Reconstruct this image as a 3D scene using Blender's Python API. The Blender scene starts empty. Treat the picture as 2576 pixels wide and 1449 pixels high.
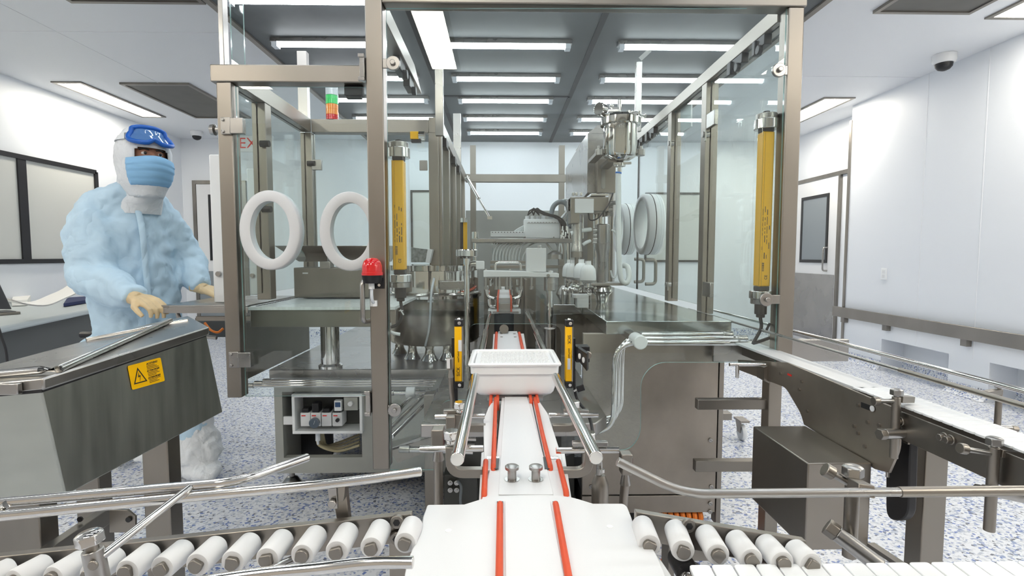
import bpy, bmesh, math, random
from mathutils import Vector as V, Matrix as M4
random.seed(7)
C = bpy.context.scene.collection
PI = math.pi

# ---------------------------------------------------------------- camera, world, exposure
CAM = V((0, 0, 1.2)); FPX = 1294.0
yaw, pit = 0.0201, 0.0637
FW = V((math.sin(yaw)*math.cos(pit), math.cos(yaw)*math.cos(pit), -math.sin(pit)))
RT = V((math.cos(yaw), -math.sin(yaw), 0)); UP = RT.cross(FW)
cd = bpy.data.cameras.new('camera'); cam = bpy.data.objects.new('camera', cd); C.objects.link(cam)
cd.sensor_width = 36; cd.lens = FPX/2576*36; cd.clip_start = 0.02; cd.clip_end = 60
cam.matrix_world = M4(((RT.x, UP.x, -FW.x, CAM.x), (RT.y, UP.y, -FW.y, CAM.y), (RT.z, UP.z, -FW.z, CAM.z), (0, 0, 0, 1)))
sc = bpy.context.scene; sc.camera = cam
w = bpy.data.worlds.new('world'); sc.world = w; w.use_nodes = True
w.node_tree.nodes['Background'].inputs[0].default_value = (0.9, 0.95, 1, 1)
w.node_tree.nodes['Background'].inputs[1].default_value = 0.3
sc.view_settings.view_transform = 'Standard'; sc.view_settings.look = 'None'; sc.view_settings.gamma = 1
sc.view_settings.use_curve_mapping = False
sc.view_settings.exposure = 0.34
TUBE, TROF = 16.0, 22.0        # radiance of the tube lights and of the ceiling troffers
cy = sc.cycles
cy.max_bounces = 9; cy.diffuse_bounces = 4; cy.glossy_bounces = 4; cy.transparent_max_bounces = 28
cy.transmission_bounces = 6; cy.sample_clamp_indirect = 8; cy.caustics_reflective = False; cy.caustics_refractive = False

def ray(px, py): return FW*FPX + RT*(px-1288) + UP*(724.5-py)
def A(px, py, Y): d = ray(px, py); return CAM + d*(Y/d.y)            # on the plane at depth Y
def PZ(px, py, Z): d = ray(px, py); return CAM + d*((Z-CAM.z)/d.z)   # on the plane at height Z
def PX(px, py, X): d = ray(px, py); return CAM + d*(X/d.x)

# ---------------------------------------------------------------- materials
def mat(name, col, metal=0, rough=.5, var=0, vs=(6, 6, 6), bump=0, bs=60, emit=None, coat=0, rv=0, alpha=1, det=3):
    m = bpy.data.materials.new(name); m.use_nodes = True; n = m.node_tree.nodes; l = m.node_tree.links
    b = n['Principled BSDF']; b.inputs['Base Color'].default_value = (*col, 1); b.inputs['Metallic'].default_value = metal
    b.inputs['Roughness'].default_value = rough; b.inputs['Coat Weight'].default_value = coat
    if alpha < 1: b.inputs['Alpha'].default_value = alpha
    tc = n.new('ShaderNodeTexCoord')
    if var or rv:
        mp = n.new('ShaderNodeMapping'); mp.inputs['Scale'].default_value = vs; l.new(tc.outputs['Object'], mp.inputs[0])
        nz = n.new('ShaderNodeTexNoise'); nz.inputs['Scale'].default_value = 1; nz.inputs['Detail'].default_value = det; l.new(mp.outputs[0], nz.inputs[0])
        if var:
            r = n.new('ShaderNodeValToRGB'); l.new(nz.outputs['Fac'], r.inputs[0])
            r.color_ramp.elements[0].position = .25; r.color_ramp.elements[1].position = .75
            r.color_ramp.elements[0].color = (*[max(0, c*(1-var)) for c in col], 1); r.color_ramp.elements[1].color = (*[min(1, c*(1+var)) for c in col], 1)
            l.new(r.outputs[0], b.inputs['Base Color'])
        if rv:
            q = n.new('ShaderNodeMapRange'); q.inputs['To Min'].default_value = max(.02, rough-rv); q.inputs['To Max'].default_value = rough+rv
            l.new(nz.outputs['Fac'], q.inputs['Value']); l.new(q.outputs[0], b.inputs['Roughness'])
    if bump:
        z = n.new('ShaderNodeTexNoise'); z.inputs['Scale'].default_value = bs; z.inputs['Detail'].default_value = 4; l.new(tc.outputs['Object'], z.inputs[0])
        k = n.new('ShaderNodeBump'); k.inputs['Strength'].default_value = bump; k.inputs['Distance'].default_value = .01
        l.new(z.outputs['Fac'], k.inputs['Height']); l.new(k.outputs[0], b.inputs['Normal'])
    if emit: b.inputs['Emission Color'].default_value = (*emit[:3], 1); b.inputs['Emission Strength'].default_value = emit[3]
    return m
def glass_mat(name, tint, rough=.0, base=.04):
    m = bpy.data.materials.new(name); m.use_nodes = True; n = m.node_tree.nodes; l = m.node_tree.links; n.clear()
    o = n.new('ShaderNodeOutputMaterial'); mx = n.new('ShaderNodeMixShader'); t = n.new('ShaderNodeBsdfTransparent'); g = n.new('ShaderNodeBsdfGlossy')
    t.inputs[0].default_value = (*tint, 1); g.inputs[0].default_value = (1, 1, 1, 1); g.inputs['Roughness'].default_value = rough
    lw = n.new('ShaderNodeLayerWeight'); lw.inputs[0].default_value = .5
    p = n.new('ShaderNodeMath'); p.operation = 'POWER'; p.inputs[1].default_value = 5; l.new(lw.outputs['Facing'], p.inputs[0])
    q = n.new('ShaderNodeMapRange'); q.inputs['To Min'].default_value = base; q.inputs['To Max'].default_value = .8; l.new(p.outputs[0], q.inputs['Value'])
    l.new(q.outputs[0], mx.inputs[0]); l.new(t.outputs[0], mx.inputs[1]); l.new(g.outputs[0], mx.inputs[2]); l.new(mx.outputs[0], o.inputs[0])
    return m
def terrazzo(name):
    m = mat(name, (.7, .72, .76), 0, .3, coat=.15); n = m.node_tree.nodes; l = m.node_tree.links
    tc = n.new('ShaderNodeTexCoord'); nz = n.new('ShaderNodeTexNoise'); nz.inputs['Scale'].default_value = 70
    mx = n.new('ShaderNodeMixRGB'); mx.blend_type = 'ADD'; mx.inputs[0].default_value = .012
    l.new(tc.outputs['Object'], nz.inputs[0]); l.new(tc.outputs['Object'], mx.inputs[1]); l.new(nz.outputs['Color'], mx.inputs[2])
    v = n.new('ShaderNodeTexVoronoi'); v.inputs['Scale'].default_value = 98; l.new(mx.outputs[0], v.inputs['Vector'])
    s = n.new('ShaderNodeSeparateColor'); l.new(v.outputs['Color'], s.inputs[0])
    r = n.new('ShaderNodeValToRGB'); r.color_ramp.interpolation = 'CONSTANT'; e = r.color_ramp.elements
    e[0].position = 0; e[0].color = (.78, .80, .84, 1); e[1].position = .48; e[1].color = (.66, .68, .72, 1)
    for p_, c_ in ((.69, (.48, .52, .60, 1)), (.81, (.28, .34, .52, 1)), (.89, (.13, .20, .48, 1)), (.95, (.14, .15, .19, 1))):
        x = e.new(p_); x.color = c_
    l.new(s.outputs[0], r.inputs[0]); l.new(r.outputs[0], n['Principled BSDF'].inputs['Base Color'])
    return m
STEEL = mat('brushed_steel', (.305, .28, .25), 1, .36, .13, (3, 3, 1.2), rv=.08)
STEELD = mat('dark_brushed_steel', (.27, .25, .225), 1, .40, .16, (5, 5, 2), rv=.08)
STEELL = mat('satin_steel', (.40, .39, .375), 1, .28, .08, (4, 4, 4), rv=.06)
STAIN = mat('stained_steel', (.36, .325, .285), 1, .42, .22, (5, 5, 4), rv=.08, det=6)
HOODM = mat('hood_steel', (.42, .435, .395), 1, .36, .2, (3, 30, 3), rv=.08)
CHROME = mat('polished_steel', (.68, .67, .65), 1, .09)
MIRROR = mat('mirror_steel', (.62, .60, .57), 1, .06)
WHITEP = mat('white_plastic', (.75, .76, .77), 0, .45)
MILKY = mat('milky_plastic', (.88, .90, .91), 0, .3, coat=.3)
WALLM = mat('white_wall_panel', (.80, .83, .87), 0, .42)
CEILM = mat('white_ceiling_panel', (.80, .82, .85), 0, .5)
DARKC = mat('grey_ceiling_screen', (.115, .125, .13), 0, .6, .25, (2.2, 2.2, 2.2), det=5)
VENTM = mat('grey_vent_screen', (.12, .115, .105), .2, .5, .1)
FLOORM = terrazzo('blue_white_terrazzo')
ORANGE = mat('orange_belt', (.66, .075, .018), 0, .5, .08, (30, 30, 30))
CABLEO = mat('orange_cable', (.85, .22, .02), 0, .45)
YELLOW = mat('yellow_paint', (1.0, .54, .0), 0, .35)
BLACK = mat('black_plastic', (.012, .012, .014), 0, .4)
RUBBER = mat('black_rubber', (.02, .02, .022), 0, .6)
GREYP = mat('grey_plastic', (.23, .26, .28), 0, .45)
GREYPAINT = mat('grey_painted_steel', (.40, .41, .38), .1, .45, .06)
SUIT = mat('pale_blue_coverall', (.56, .75, .90), 0, .75, .07, (7, 7, 7))
def creases(m, sc_, dist, st):
    n = m.node_tree.nodes; l = m.node_tree.links; tc = n.new('ShaderNodeTexCoord'); mp = n.new('ShaderNodeMapping'); mp.inputs['Scale'].default_value = (1, 1, .75); mp.inputs['Rotation'].default_value = (.5, .3, .4)
    l.new(tc.outputs['Object'], mp.inputs[0]); z = n.new('ShaderNodeTexNoise'); z.inputs['Scale'].default_value = sc_; z.inputs['Detail'].default_value = 3; z.inputs['Distortion'].default_value = .5; l.new(mp.outputs[0], z.inputs[0])
    a = n.new('ShaderNodeMath'); a.operation = 'SUBTRACT'; a.inputs[1].default_value = .5; l.new(z.outputs['Fac'], a.inputs[0])
    b = n.new('ShaderNodeMath'); b.operation = 'ABSOLUTE'; l.new(a.outputs[0], b.inputs[0]); k = n.new('ShaderNodeBump'); k.inputs['Strength'].default_value = st; k.inputs['Distance'].default_value = dist
    l.new(b.outputs[0], k.inputs['Height']); l.new(k.outputs[0], n['Principled BSDF'].inputs['Normal'])
creases(SUIT, 5, .10, .55)
HOODW = mat('white_hood_fabric', (.80, .83, .86), 0, .85, .04, (12, 12, 12), bump=.4, bs=30)
MASKB = mat('blue_mask_fabric', (.28, .54, .82), 0, .8, .08, (10, 10, 60))
GOGB = mat('blue_rubber', (.01, .12, .52), 0, .35)
GLOVE = mat('latex_glove', (.72, .56, .33), 0, .5, .1, (20, 20, 20), bump=.25, bs=70)
SKIN = mat('skin', (.34, .16, .10), 0, .55)
creases(HOODW, 14, .04, .5)
EYEW = mat('eye_white', (.75, .72, .7), 0, .2)
REDL = mat('red_lens', (.55, .004, .006), 0, .12, coat=.6, emit=(.8, .01, .01, .12))
GREENL = mat('green_lens', (.02, .45, .10), 0, .15, coat=.5, emit=(.02, .7, .15, .25))
AMBERL = mat('amber_lens', (.85, .26, .01), 0, .15, coat=.5, emit=(.9, .25, .01, .12))
CLEARL = mat('clear_lens', (.75, .80, .86), 0, .12, coat=.5)
REDT = mat('red_print', (.75, .03, .02), 0, .5)
INK = mat('black_print', (.02, .02, .02), 0, .5)
PAPER = mat('white_paper', (.88, .87, .84), 0, .7)
DESKM = mat('desk_laminate', (.55, .60, .60), 0, .35)
DGREY = mat('dark_grey_panel', (.10, .105, .10), 0, .55)
NAVY = mat('navy_fabric', (.01, .02, .09), 0, .7)
HOSE = mat('translucent_tubing', (.80, .84, .84), 0, .25, coat=.3)
HOSEY = mat('yellowed_tubing', (.55, .50, .33), 0, .35)
SKYB = mat('blue_band', (.02, .18, .6), 0, .4)
LCD = mat('lcd_screen', (.03, .09, .22), 0, .15)
FROST = mat('frosted_window', (.62, .63, .60), 0, .25)
GLASS = glass_mat('machine_glass', (.945, .98, .974), base=.04)
CLEAR = glass_mat('clear_tube', (.985, .99, .99), base=.04)
EDGEG = mat('glass_edge', (.30, .48, .46), 0, .15, coat=.5)
WINDOWG = glass_mat('window_glass', (.80, .84, .83), base=.06)
def emis(name, col, s):
    return mat(name, (.9, .9, .9), 0, .4, emit=(*col, s))
TUBEM = emis('tube_light_glow', (.93, .97, 1), TUBE)
TROFM = emis('troffer_glow', (1, .93, .80), TROF)

# ---------------------------------------------------------------- mesh builder
def frame(d):
    d = d.normalized(); u = V((0, 0, 1)) if abs(d.z) < .95 else V((1, 0, 0))
    x = u.cross(d).normalized(); return x, d.cross(x).normalized(), d
def fil(pts, r, k=5, closed=False):
    pts = [V(p) for p in pts]; n = len(pts); out = []
    for i, p in enumerate(pts):
        rr = r[i] if isinstance(r, (list, tuple)) else r
        if (not closed and i in (0, n-1)) or rr == 0: out.append(p); continue
        a = pts[i-1]-p; b = pts[(i+1) % n]-p
        t = min(rr, a.length*.49, b.length*.49); s = p+a.normalized()*t; e = p+b.normalized()*t
        for j in range(k+1):
            u = j/k; out.append(s*(1-u)**2 + p*2*u*(1-u) + e*u*u)
    return out
class MB:
    def __init__(s): s.bm = bmesh.new()
    def vs(s, pts): return [s.bm.verts.new(p) for p in pts]
    def face(s, vs, mi=0):
        try: f = s.bm.faces.new(vs); f.material_index = mi; return f
        except ValueError: return None
    def hexa(s, p):
        v = s.vs(p)
        for q in ((3, 2, 1, 0), (4, 5, 6, 7), (0, 1, 5, 4), (1, 2, 6, 5), (2, 3, 7, 6), (3, 0, 4, 7)): s.face([v[i] for i in q])
        return s
    def box(s, x0, y0, z0, x1, y1, z1):
        return s.hexa([V(q) for q in ((x0, y0, z0), (x1, y0, z0), (x1, y1, z0), (x0, y1, z0), (x0, y0, z1), (x1, y0, z1), (x1, y1, z1), (x0, y1, z1))])
    def cbox(s, c, sx, sy, sz): return s.box(c[0]-sx/2, c[1]-sy/2, c[2]-sz/2, c[0]+sx/2, c[1]+sy/2, c[2]+sz/2)
    def bar(s, p, q, w, h=None, up=None):
        p, q = V(p), V(q); h = h or w; x, y, d = frame(q-p)
        if up is not None: y = (up-d*up.dot(d)).normalized(); x = y.cross(d)
        x *= w/2; y *= h/2
        return s.hexa([p-x-y, p+x-y, p+x+y, p-x+y, q-x-y, q+x-y, q+x+y, q-x+y])
    def loft(s, rings, cap=True, closed=False):
        R = [s.vs(r) for r in rings]; n = len(R[0]); m = len(R)
        for i in range(m if closed else m-1):
            a, b = R[i], R[(i+1) % m]
            for j in range(n): s.face([a[j], a[(j+1) % n], b[(j+1) % n], b[j]])
        if cap and not closed: s.face(R[0][::-1]); s.face(R[-1])
        return s
    def cyl(s, p, q, r, r2=None, n=18, cap=True):
        p, q = V(p), V(q); r2 = r if r2 is None else r2; x, y, d = frame(q-p)
        cs = [(math.cos(2*PI*i/n), math.sin(2*PI*i/n)) for i in range(n)]
        return s.loft([[p+x*(r*a)+y*(r*b) for a, b in cs], [q+x*(r2*a)+y*(r2*b) for a, b in cs]], cap)
    def lathe(s, c, prof, axis=V((0, 0, 1)), n=24, cap=True):
        c = V(c); x, y, d = frame(V(axis)); cs = [(math.cos(2*PI*i/n), math.sin(2*PI*i/n)) for i in range(n)]
        return s.loft([[c+d*h+x*(max(r, 1e-4)*a)+y*(max(r, 1e-4)*b) for a, b in cs] for r, h in prof], cap)
    def tube(s, pts, r, n=10, closed=False, rad=None, sq=None):
        pts = [V(p) for p in pts]; m = len(pts); x = None; rings = []
        for i, p in enumerate(pts):
            if closed: d = pts[(i+1) % m]-pts[i-1]
            else: d = pts[min(i+1, m-1)]-pts[max(i-1, 0)]
            d.normalize()
            if x is None: x = frame(d)[0]
            x = (x-d*x.dot(d)).normalized(); y = d.cross(x); rr = rad[i] if rad else r
            rings.append([p+x*(rr*math.cos(2*PI*(j+.5)/n))+y*(rr*(sq or 1)*math.sin(2*PI*(j+.5)/n)) for j in range(n)])
        return s.loft(rings, True, closed)
    def prism(s, pts, vec, mi=None):
        pts = [V(p) for p in pts]; vec = V(vec); a = s.vs(pts); b = s.vs([p+vec for p in pts]); n = len(pts)
        s.face(a[::-1]); s.face(b)
        for i in range(n): s.face([a[i], a[(i+1) % n], b[(i+1) % n], b[i]], mi or 0)
        return s
    def ell(s, c, r, R=None, n=16, k=10):
        c = V(c); rings = []
        for i in range(k+1):
            t = PI*i/k; z = -math.cos(t)*r[2]; q = max(math.sin(t), .02)
            rings.append([V((q*r[0]*math.cos(2*PI*j/n), q*r[1]*math.sin(2*PI*j/n), z)) for j in range(n)])
        if R: rings = [[R @ p for p in g] for g in rings]
        return s.loft([[c+p for p in g] for g in rings])
    def hex(s, p, q, r): return s.cyl(p, q, r, n=6)

def link(name, mesh_or_bm, mats, parent=None, bev=0, ang=38, smooth=True):
    me = bpy.data.meshes.new(name); bm = mesh_or_bm.bm if isinstance(mesh_or_bm, MB) else mesh_or_bm
    bmesh.ops.recalc_face_normals(bm, faces=bm.faces[:])
    if parent is not None:
        off = WL[parent.name]
        bmesh.ops.translate(bm, verts=bm.verts[:], vec=-off)
    else: off = V((0, 0, 0))
    bm.to_mesh(me); bm.free()
    for m in (mats if isinstance(mats, (list, tuple)) else [mats]): me.materials.append(m)
    if smooth:
        for p in me.polygons: p.use_smooth = True
        me.set_sharp_from_angle(angle=math.radians(ang))
    o = bpy.data.objects.new(name, me); C.objects.link(o)
    if parent is not None: o.parent = parent
    WL[o.name] = off.copy()
    if bev:
        b = o.modifiers.new('bevel', 'BEVEL'); b.width = bev; b.segments = 2; b.limit_method = 'ANGLE'; b.angle_limit = .7
    return o
WL = {}
def tag(o, label, cat, group=None):
    o['label'] = label; o['category'] = cat
    if group: o['group'] = group
    return o
def thing(name, label, cat, loc, group=None):
    o = bpy.data.objects.new(name, None); C.objects.link(o); o.location = loc; o.empty_display_size = .05
    o.matrix_world = M4.Translation(V(loc)); WL[o.name] = V(loc)
    return tag(o, label, cat, group)
def struct(name, mb, m, parent=None, bev=0):
    o = link(name, mb, m, parent, bev)
    if parent is None: o['kind'] = 'structure'
    return o
def one(name, mb, m, label, cat, group=None, bev=0):      # a thing that is a single mesh, origin moved to its base
    bm = mb.bm; vs_ = [v.co for v in bm.verts]
    lo = V((sum(v.x for v in vs_)/len(vs_), sum(v.y for v in vs_)/len(vs_), min(v.z for v in vs_)))
    bmesh.ops.translate(bm, verts=bm.verts[:], vec=-lo)
    o = link(name, mb, m, None, bev); o.location = lo; o.matrix_world = M4.Translation(lo); WL[o.name] = lo
    return tag(o, label, cat, group)
def copy_tree(o, dx, label, group=None, parent=None):
    c = o.copy(); C.objects.link(c)
    if parent is not None: c.parent = parent
    else:
        c.location = o.location + V(dx); c['label'] = label
    for ch in list(o.children): copy_tree(ch, dx, None, None, c)
    return c
def text(name, s, pos, xdir, ydir, h, m, parent, depth=.0004):
    cu = bpy.data.curves.new('t', 'FONT'); cu.body = s; cu.size = 1; cu.extrude = .02; cu.align_x = 'CENTER'; cu.align_y = 'CENTER'; cu.resolution_u = 3
    t = bpy.data.objects.new('t', cu); C.objects.link(t); bpy.context.view_layer.update()
    me = bpy.data.meshes.new_from_object(t.evaluated_get(bpy.context.evaluated_depsgraph_get()))
    bpy.data.objects.remove(t); bpy.data.curves.remove(cu)
    bm = bmesh.new(); bm.from_mesh(me); bpy.data.meshes.remove(me)
    xd, yd = V(xdir).normalized(), V(ydir).normalized(); z = xd.cross(yd); k = h/.72
    for v in bm.verts: v.co = V(pos)+xd*(v.co.x*k)+yd*(v.co.y*k)+z*(v.co.z/.02*depth)
    return link(name, bm, m, parent, smooth=False)
def lerp(a, b, t): return V(a)*(1-t)+V(b)*t
def sweep(pts, k=8):            # smooth curve through points
    P = [V(p) for p in pts]; P = [P[0]*2-P[1]]+P+[P[-1]*2-P[-2]]; out = []
    for i in range(1, len(P)-2):
        for j in range(k):
            t = j/k; a, b, c, d = P[i-1:i+3]
            out.append(.5*((2*b)+(c-a)*t+(2*a-5*b+4*c-d)*t*t+(3*b-a-3*c+d)*t**3))
    return out+[P[-2]]

# ================================================================ THE ROOM
HC = 2.88; XL, XR, YB, YF = -4.64, 3.96, 7.65, -2.6
struct('floor', MB().box(XL-.1, YF-.1, -.1, 4.5, YB+.1, 0), FLOORM)
CE = struct('ceiling', MB().box(XL-.1, YF-.1, HC, 4.5, YB+.1, HC+.1), CEILM)
DCX0, DCX1 = -1.89, 2.10
DC = struct('ceiling', MB().box(DCX0, .2, HC-.03, DCX1, YB-.02, HC), DARKC)
t = MB()
for x in (-.627, .713): t.box(x-.022, .2, HC-.036, x+.022, YB-.03, HC-.029)
t.box(-.627, 5.45, HC-.036, .713, 5.49, HC-.029)
struct('trim_1', t, RUBBER)
t = MB(); t.box(DCX0-.03, 0.17, HC-.045, DCX0+.012, YB-.02, HC); t.box(DCX1-.012, 0.17, HC-.045, DCX1+.03, YB-.02, HC); t.box(DCX0+.012, 0.17, HC-.045, DCX1-.012, .21, HC)
struct('trim_2', t, STEELD)
t = MB()
for x in (-3.35,): t.box(x-.004, YF, HC-.003, x+.004, YB, HC)
t.box(XL, 4.05, HC-.003, DCX0-.03, 4.06, HC); t.box(DCX1+.03, 4.9, HC-.003, 4.2, 4.91, HC)
struct('trim_3', t, CEILM)
WLf = struct('wall_left', MB().box(XL-.1, YF-.1, 0, XL, YB+.1, HC), WALLM)
WB = struct('wall_back', MB().box(XL, YB, 0, 4.4, YB+.1, HC), WALLM)
struct('wall_front', MB().box(XL-.1, YF-.1, 0, 4.5, YF, HC), mat('beige_wall_panel', (.52, .46, .40), 0, .5))
# right wall with two low return-air niches; it steps back beyond y = 5.84
t = MB(); JY = 5.84
t.box(XR, YF, .33, XR+.28, JY, HC)
for y0, y1 in ((YF, 3.15), (4.05, 4.43), (5.24, JY)): t.box(XR, y0, 0, XR+.28, y1, .33)
for y0, y1 in ((3.15, 4.05), (4.43, 5.24)): t.box(XR+.24, y0, 0, XR+.28, y1, .33)
WR = struct('wall_right', t, WALLM)
struct('wall_right', MB().box(4.24, JY, 0, 4.5, YB, HC), WALLM)
t = MB()
for y in (2.4, 3.0, 3.62, 4.2, 4.8): t.box(XR-.0025, y-.003, .33, XR, y+.003, HC)
struct('trim_4', t, CEILM)
struct('trim_5', MB().box(XR-.012, JY-.01, 0, XR+.03, JY+.025, 2.72), STEEL)
t = MB()
def cove(mb, x, y0, y1, h=.10):
    pr = [(x, h), (x-.008, h)]+[(x-.008-.05*(1-math.cos(a)), h-.02-(h-.022)*math.sin(a)) for a in (0, .4, .8, 1.2, 1.57)]+[(x, 0)]
    mb.prism([V((q[0], y0, q[1])) for q in pr], (0, y1-y0, 0))
for y0, y1 in ((YF, 3.15), (4.05, 4.43), (5.24, JY)): cove(t, XR, y0, y1)
for y0, y1 in ((3.15, 4.05), (4.43, 5.24)): cove(t, XR+.24, y0, y1)
struct('baseboard_right', t, FLOORM)
t = MB(); t.prism([V((XL, YF, 0)), V((XL+.03, YF, 0)), V((XL+.008, YF, .1)), V((XL, YF, .1))], (0, YB-YF, 0)); struct('baseboard_left', t, FLOORM)
t = MB(); t.box(XL+.03, YB-.02, 0, 4.24, YB, .1); struct('baseboard_back', t, FLOORM)

# window in the left wall
wy0, wy1 = 3.0, 6.03
wz0, wz1 = A(265, 655, wy1).z, A(265, 433, wy1).z
fr = MB()
for z in (wz0, wz1): fr.box(XL-.01, wy0, z-.022, XL+.025, wy1, z+.022)
fr.box(XL-.01, wy1-.022, wz0, XL+.025, wy1+.022, wz1); fr.box(XL-.01, wy0-.02, wz0, XL+.025, wy0+.02, wz1)
wo = struct('window_1', fr, BLACK)
ym = 4.64*FPX/(1262-84)+.02
m_ = MB(); m_.box(XL-.01, ym-.045, wz0, XL+.02, ym+.045, wz1); struct('mullion', m_, BLACK, wo)
p_ = MB(); p_.box(XL-.005, wy0, wz0, XL+.006, wy1, wz1); struct('pane', p_, FROST, wo)
# windows in the back wall
def bwin(nm, x0, x1, y0, y1):
    a, b = A(x0, y1, YB), A(x1, y0, YB); f = MB(); s = .028
    f.box(a.x, YB-.03, a.z, a.x+s, YB+.01, b.z); f.box(b.x-s, YB-.03, a.z, b.x, YB+.01, b.z)
    f.box(a.x+s, YB-.03, a.z, b.x-s, YB+.01, a.z+s); f.box(a.x+s, YB-.03, b.z-s, b.x-s, YB+.01, b.z)
    o = struct(nm, f, BLACK); struct('pane', MB().box(a.x+s, YB-.012, a.z+s, b.x-s, YB-.004, b.z-s), FROST, o)
bwin('window_2', 1620, 1790, 485, 659); bwin('window_3', 1035, 1122, 479, 640)
# door in the back wall, left
a, b = A(495, 690, YB), A(620, 455, YB)
f = MB(); f.box(a.x, YB-.035, 0, a.x+.05, YB, b.z); f.box(a.x+.05, YB-.035, b.z-.05, b.x, YB, b.z); f.box(b.x-.05, YB-.035, 0, b.x, YB, b.z-.05)
d2 = struct('door_2', f, STEELD)
struct('door_leaf', MB().box(a.x+.055, YB-.03, .02, b.x-.055, YB-.004, b.z-.055), WHITEP, d2)
struct('vision_panel', MB().box(A(527, 500, YB).x, YB-.038, A(527, 655, YB).z, A(570, 500, YB).x, YB-.031, A(527, 490, YB).z), BLACK, d2)
struct('kick_plate', MB().box(a.x+.06, YB-.036, .06, b.x-.06, YB-.031, A(527, 682, YB).z), GREYP, d2)
# door in the stepped-back right wall
DX = 4.24; y0, y1, zt = 6.42, 7.47, 2.2
f = MB(); f.box(DX-.03, y0-.04, 0, DX, y0, zt); f.box(DX-.03, y1, 0, DX, y1+.05, zt); f.box(DX-.03, y0-.3, zt, DX, y1+.05, zt+.05); f.box(DX-.03, y0-.32, 0, DX, y0-.28, zt)
d1 = struct('door_1', f, STEELD)
struct('door_leaf', MB().box(DX-.022, y0, .02, DX-.004, y1, zt), WHITEP, d1)
wy0, wy1, wz0, wz1 = PX(2089, 560, DX).y, PX(2020, 560, DX).y, 1.10, 2.0
f = MB(); f.box(DX-.034, wy0, wz0, DX-.022, wy0+.04, wz1); f.box(DX-.034, wy1-.04, wz0, DX-.022, wy1, wz1); f.box(DX-.034, wy0+.04, wz0, DX-.022, wy1-.04, wz0+.04); f.box(DX-.034, wy0+.04, wz1-.04, DX-.022, wy1-.04, wz1)
struct('window_frame', f, BLACK, d1)
struct('pane', MB().box(DX-.028, wy0+.04, wz0+.04, DX-.023, wy1-.04, wz1-.04), GREYP, d1)
struct('kick_plate', MB().box(DX-.027, y0+.02, .05, DX-.022, y1-.02, .95), STEELL, d1)
hy = PX(2085, 650, DX).y
struct('door_handle', MB().tube(fil([(DX-.02, hy, 1.0), (DX-.08, hy, 1.0), (DX-.08, hy, 1.30), (DX-.02, hy, 1.30)], .03), .011), STEELL, d1)

# bumper rail on the right wall
t = thing('bumper_rail', 'brushed steel bumper rail running along the right white wall', 'rail', (XR-.06, 4.3, .5))
link('rail', MB().box(XR-.07, 2.2, .49, XR-.045, 5.95, .605), STEEL, t, .004)
for y in (2.6, 3.3, PX(2437, 850, XR).y, PX(2235, 825, XR).y, 5.8):
    link('bracket', MB().box(XR-.045, y-.03, .43, XR, y+.03, .50), STEELD, t)
t = thing('wall_outlet', 'small white outlet plate on the right wall above the bumper rail', 'outlet', (XR, 5.25, 1.0))
link('cover_plate', MB().box(XR-.008, 5.205, .945, XR, 5.285, 1.065), MILKY, t, .003)
link('socket', MB().box(XR-.011, 5.228, .965, XR-.008, 5.262, 1.0), WHITEP, t); link('socket', MB().box(XR-.011, 5.228, 1.01, XR-.008, 5.262, 1.045), WHITEP, t)

# ceiling lights: troffers
def troffer(x0, y0, x1, y1, label, yo=.035):
    t = thing('ceiling_light', label, 'ceiling light', ((x0+x1)/2, (y0+y1)/2, HC-.03), None)
    f = MB(); s = yo
    f.box(x0-s, y0-s, HC-.012, x0, y1+s, HC); f.box(x1, y0-s, HC-.012, x1+s, y1+s, HC); f.box(x0, y0-s, HC-.012, x1, y0, HC); f.box(x0, y1, HC-.012, x1, y1+s, HC)
    link('frame', f, STEELD, t); link('diffuser', MB().box(x0, y0, HC-.008, x1, y1, HC-.001), TROFM, t)
troffer(-4.33, 5.22, -4.11, 6.42, 'warm white ceiling light panel close to the left wall')
troffer(3.47, 5.56, 3.74, 6.9, 'warm white ceiling light panel close to the right wall, behind the machine post')
troffer(3.46, 2.45, 3.80, 3.66, 'warm white ceiling light panel cut by the top right corner')
troffer(-.62, -1.12, -.40, -.02, 'ceiling light panel behind the camera, mirrored as a white slab in the front glass')
for q, lb in (((-4.33, 2.05, -4.11, 3.25), 'warm white ceiling light panel over the left desk, nearer than the frame edge'), ((-4.33, -1.1, -4.11, .1), 'warm white ceiling light panel on the left, behind the camera'), ((3.47, -.7, 3.74, .6), 'warm white ceiling light panel on the right, behind the camera'),
              ((-2.6, -1.2, -2.3, .0), 'added fill light panel, unseen behind the camera, left of centre'), ((2.4, -1.2, 2.7, .0), 'added fill light panel, unseen behind the camera, right of centre')):  # last two panels are added out of view to brighten camera-facing surfaces
    troffer(*q, lb)
# dark return-air screens in the ceiling
def vent(x0, y0, x1, y1, label):
    t = thing('ceiling_vent', label, 'vent', ((x0+x1)/2, (y0+y1)/2, HC-.03)); s = .03
    f = MB(); f.box(x0, y0, HC-.02, x0+s, y1, HC); f.box(x1-s, y0, HC-.02, x1, y1, HC); f.box(x0+s, y0, HC-.02, x1-s, y0+s, HC); f.box(x0+s, y1-s, HC-.02, x1-s, y1, HC)
    link('frame', f, STEELD, t); link('screen', MB().box(x0+s, y0+s, HC-.012, x1-s, y1-s, HC-.002), VENTM, t)
vent(-3.72, 5.2, -3.05, 6.45, 'dark ceiling vent panel above the person in blue')
vent(-2.84, 2.2, -1.96, 3.57, 'large dark ceiling vent panel at the top left, beside the machine frame')
vent(-3.95, 2.2, -3.1, 3.36, 'dark ceiling vent panel just showing in the top left corner')
vent(2.56, 2.3, 3.24, 3.61, 'dark ceiling vent panel at the top right, above the dome camera')
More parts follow.
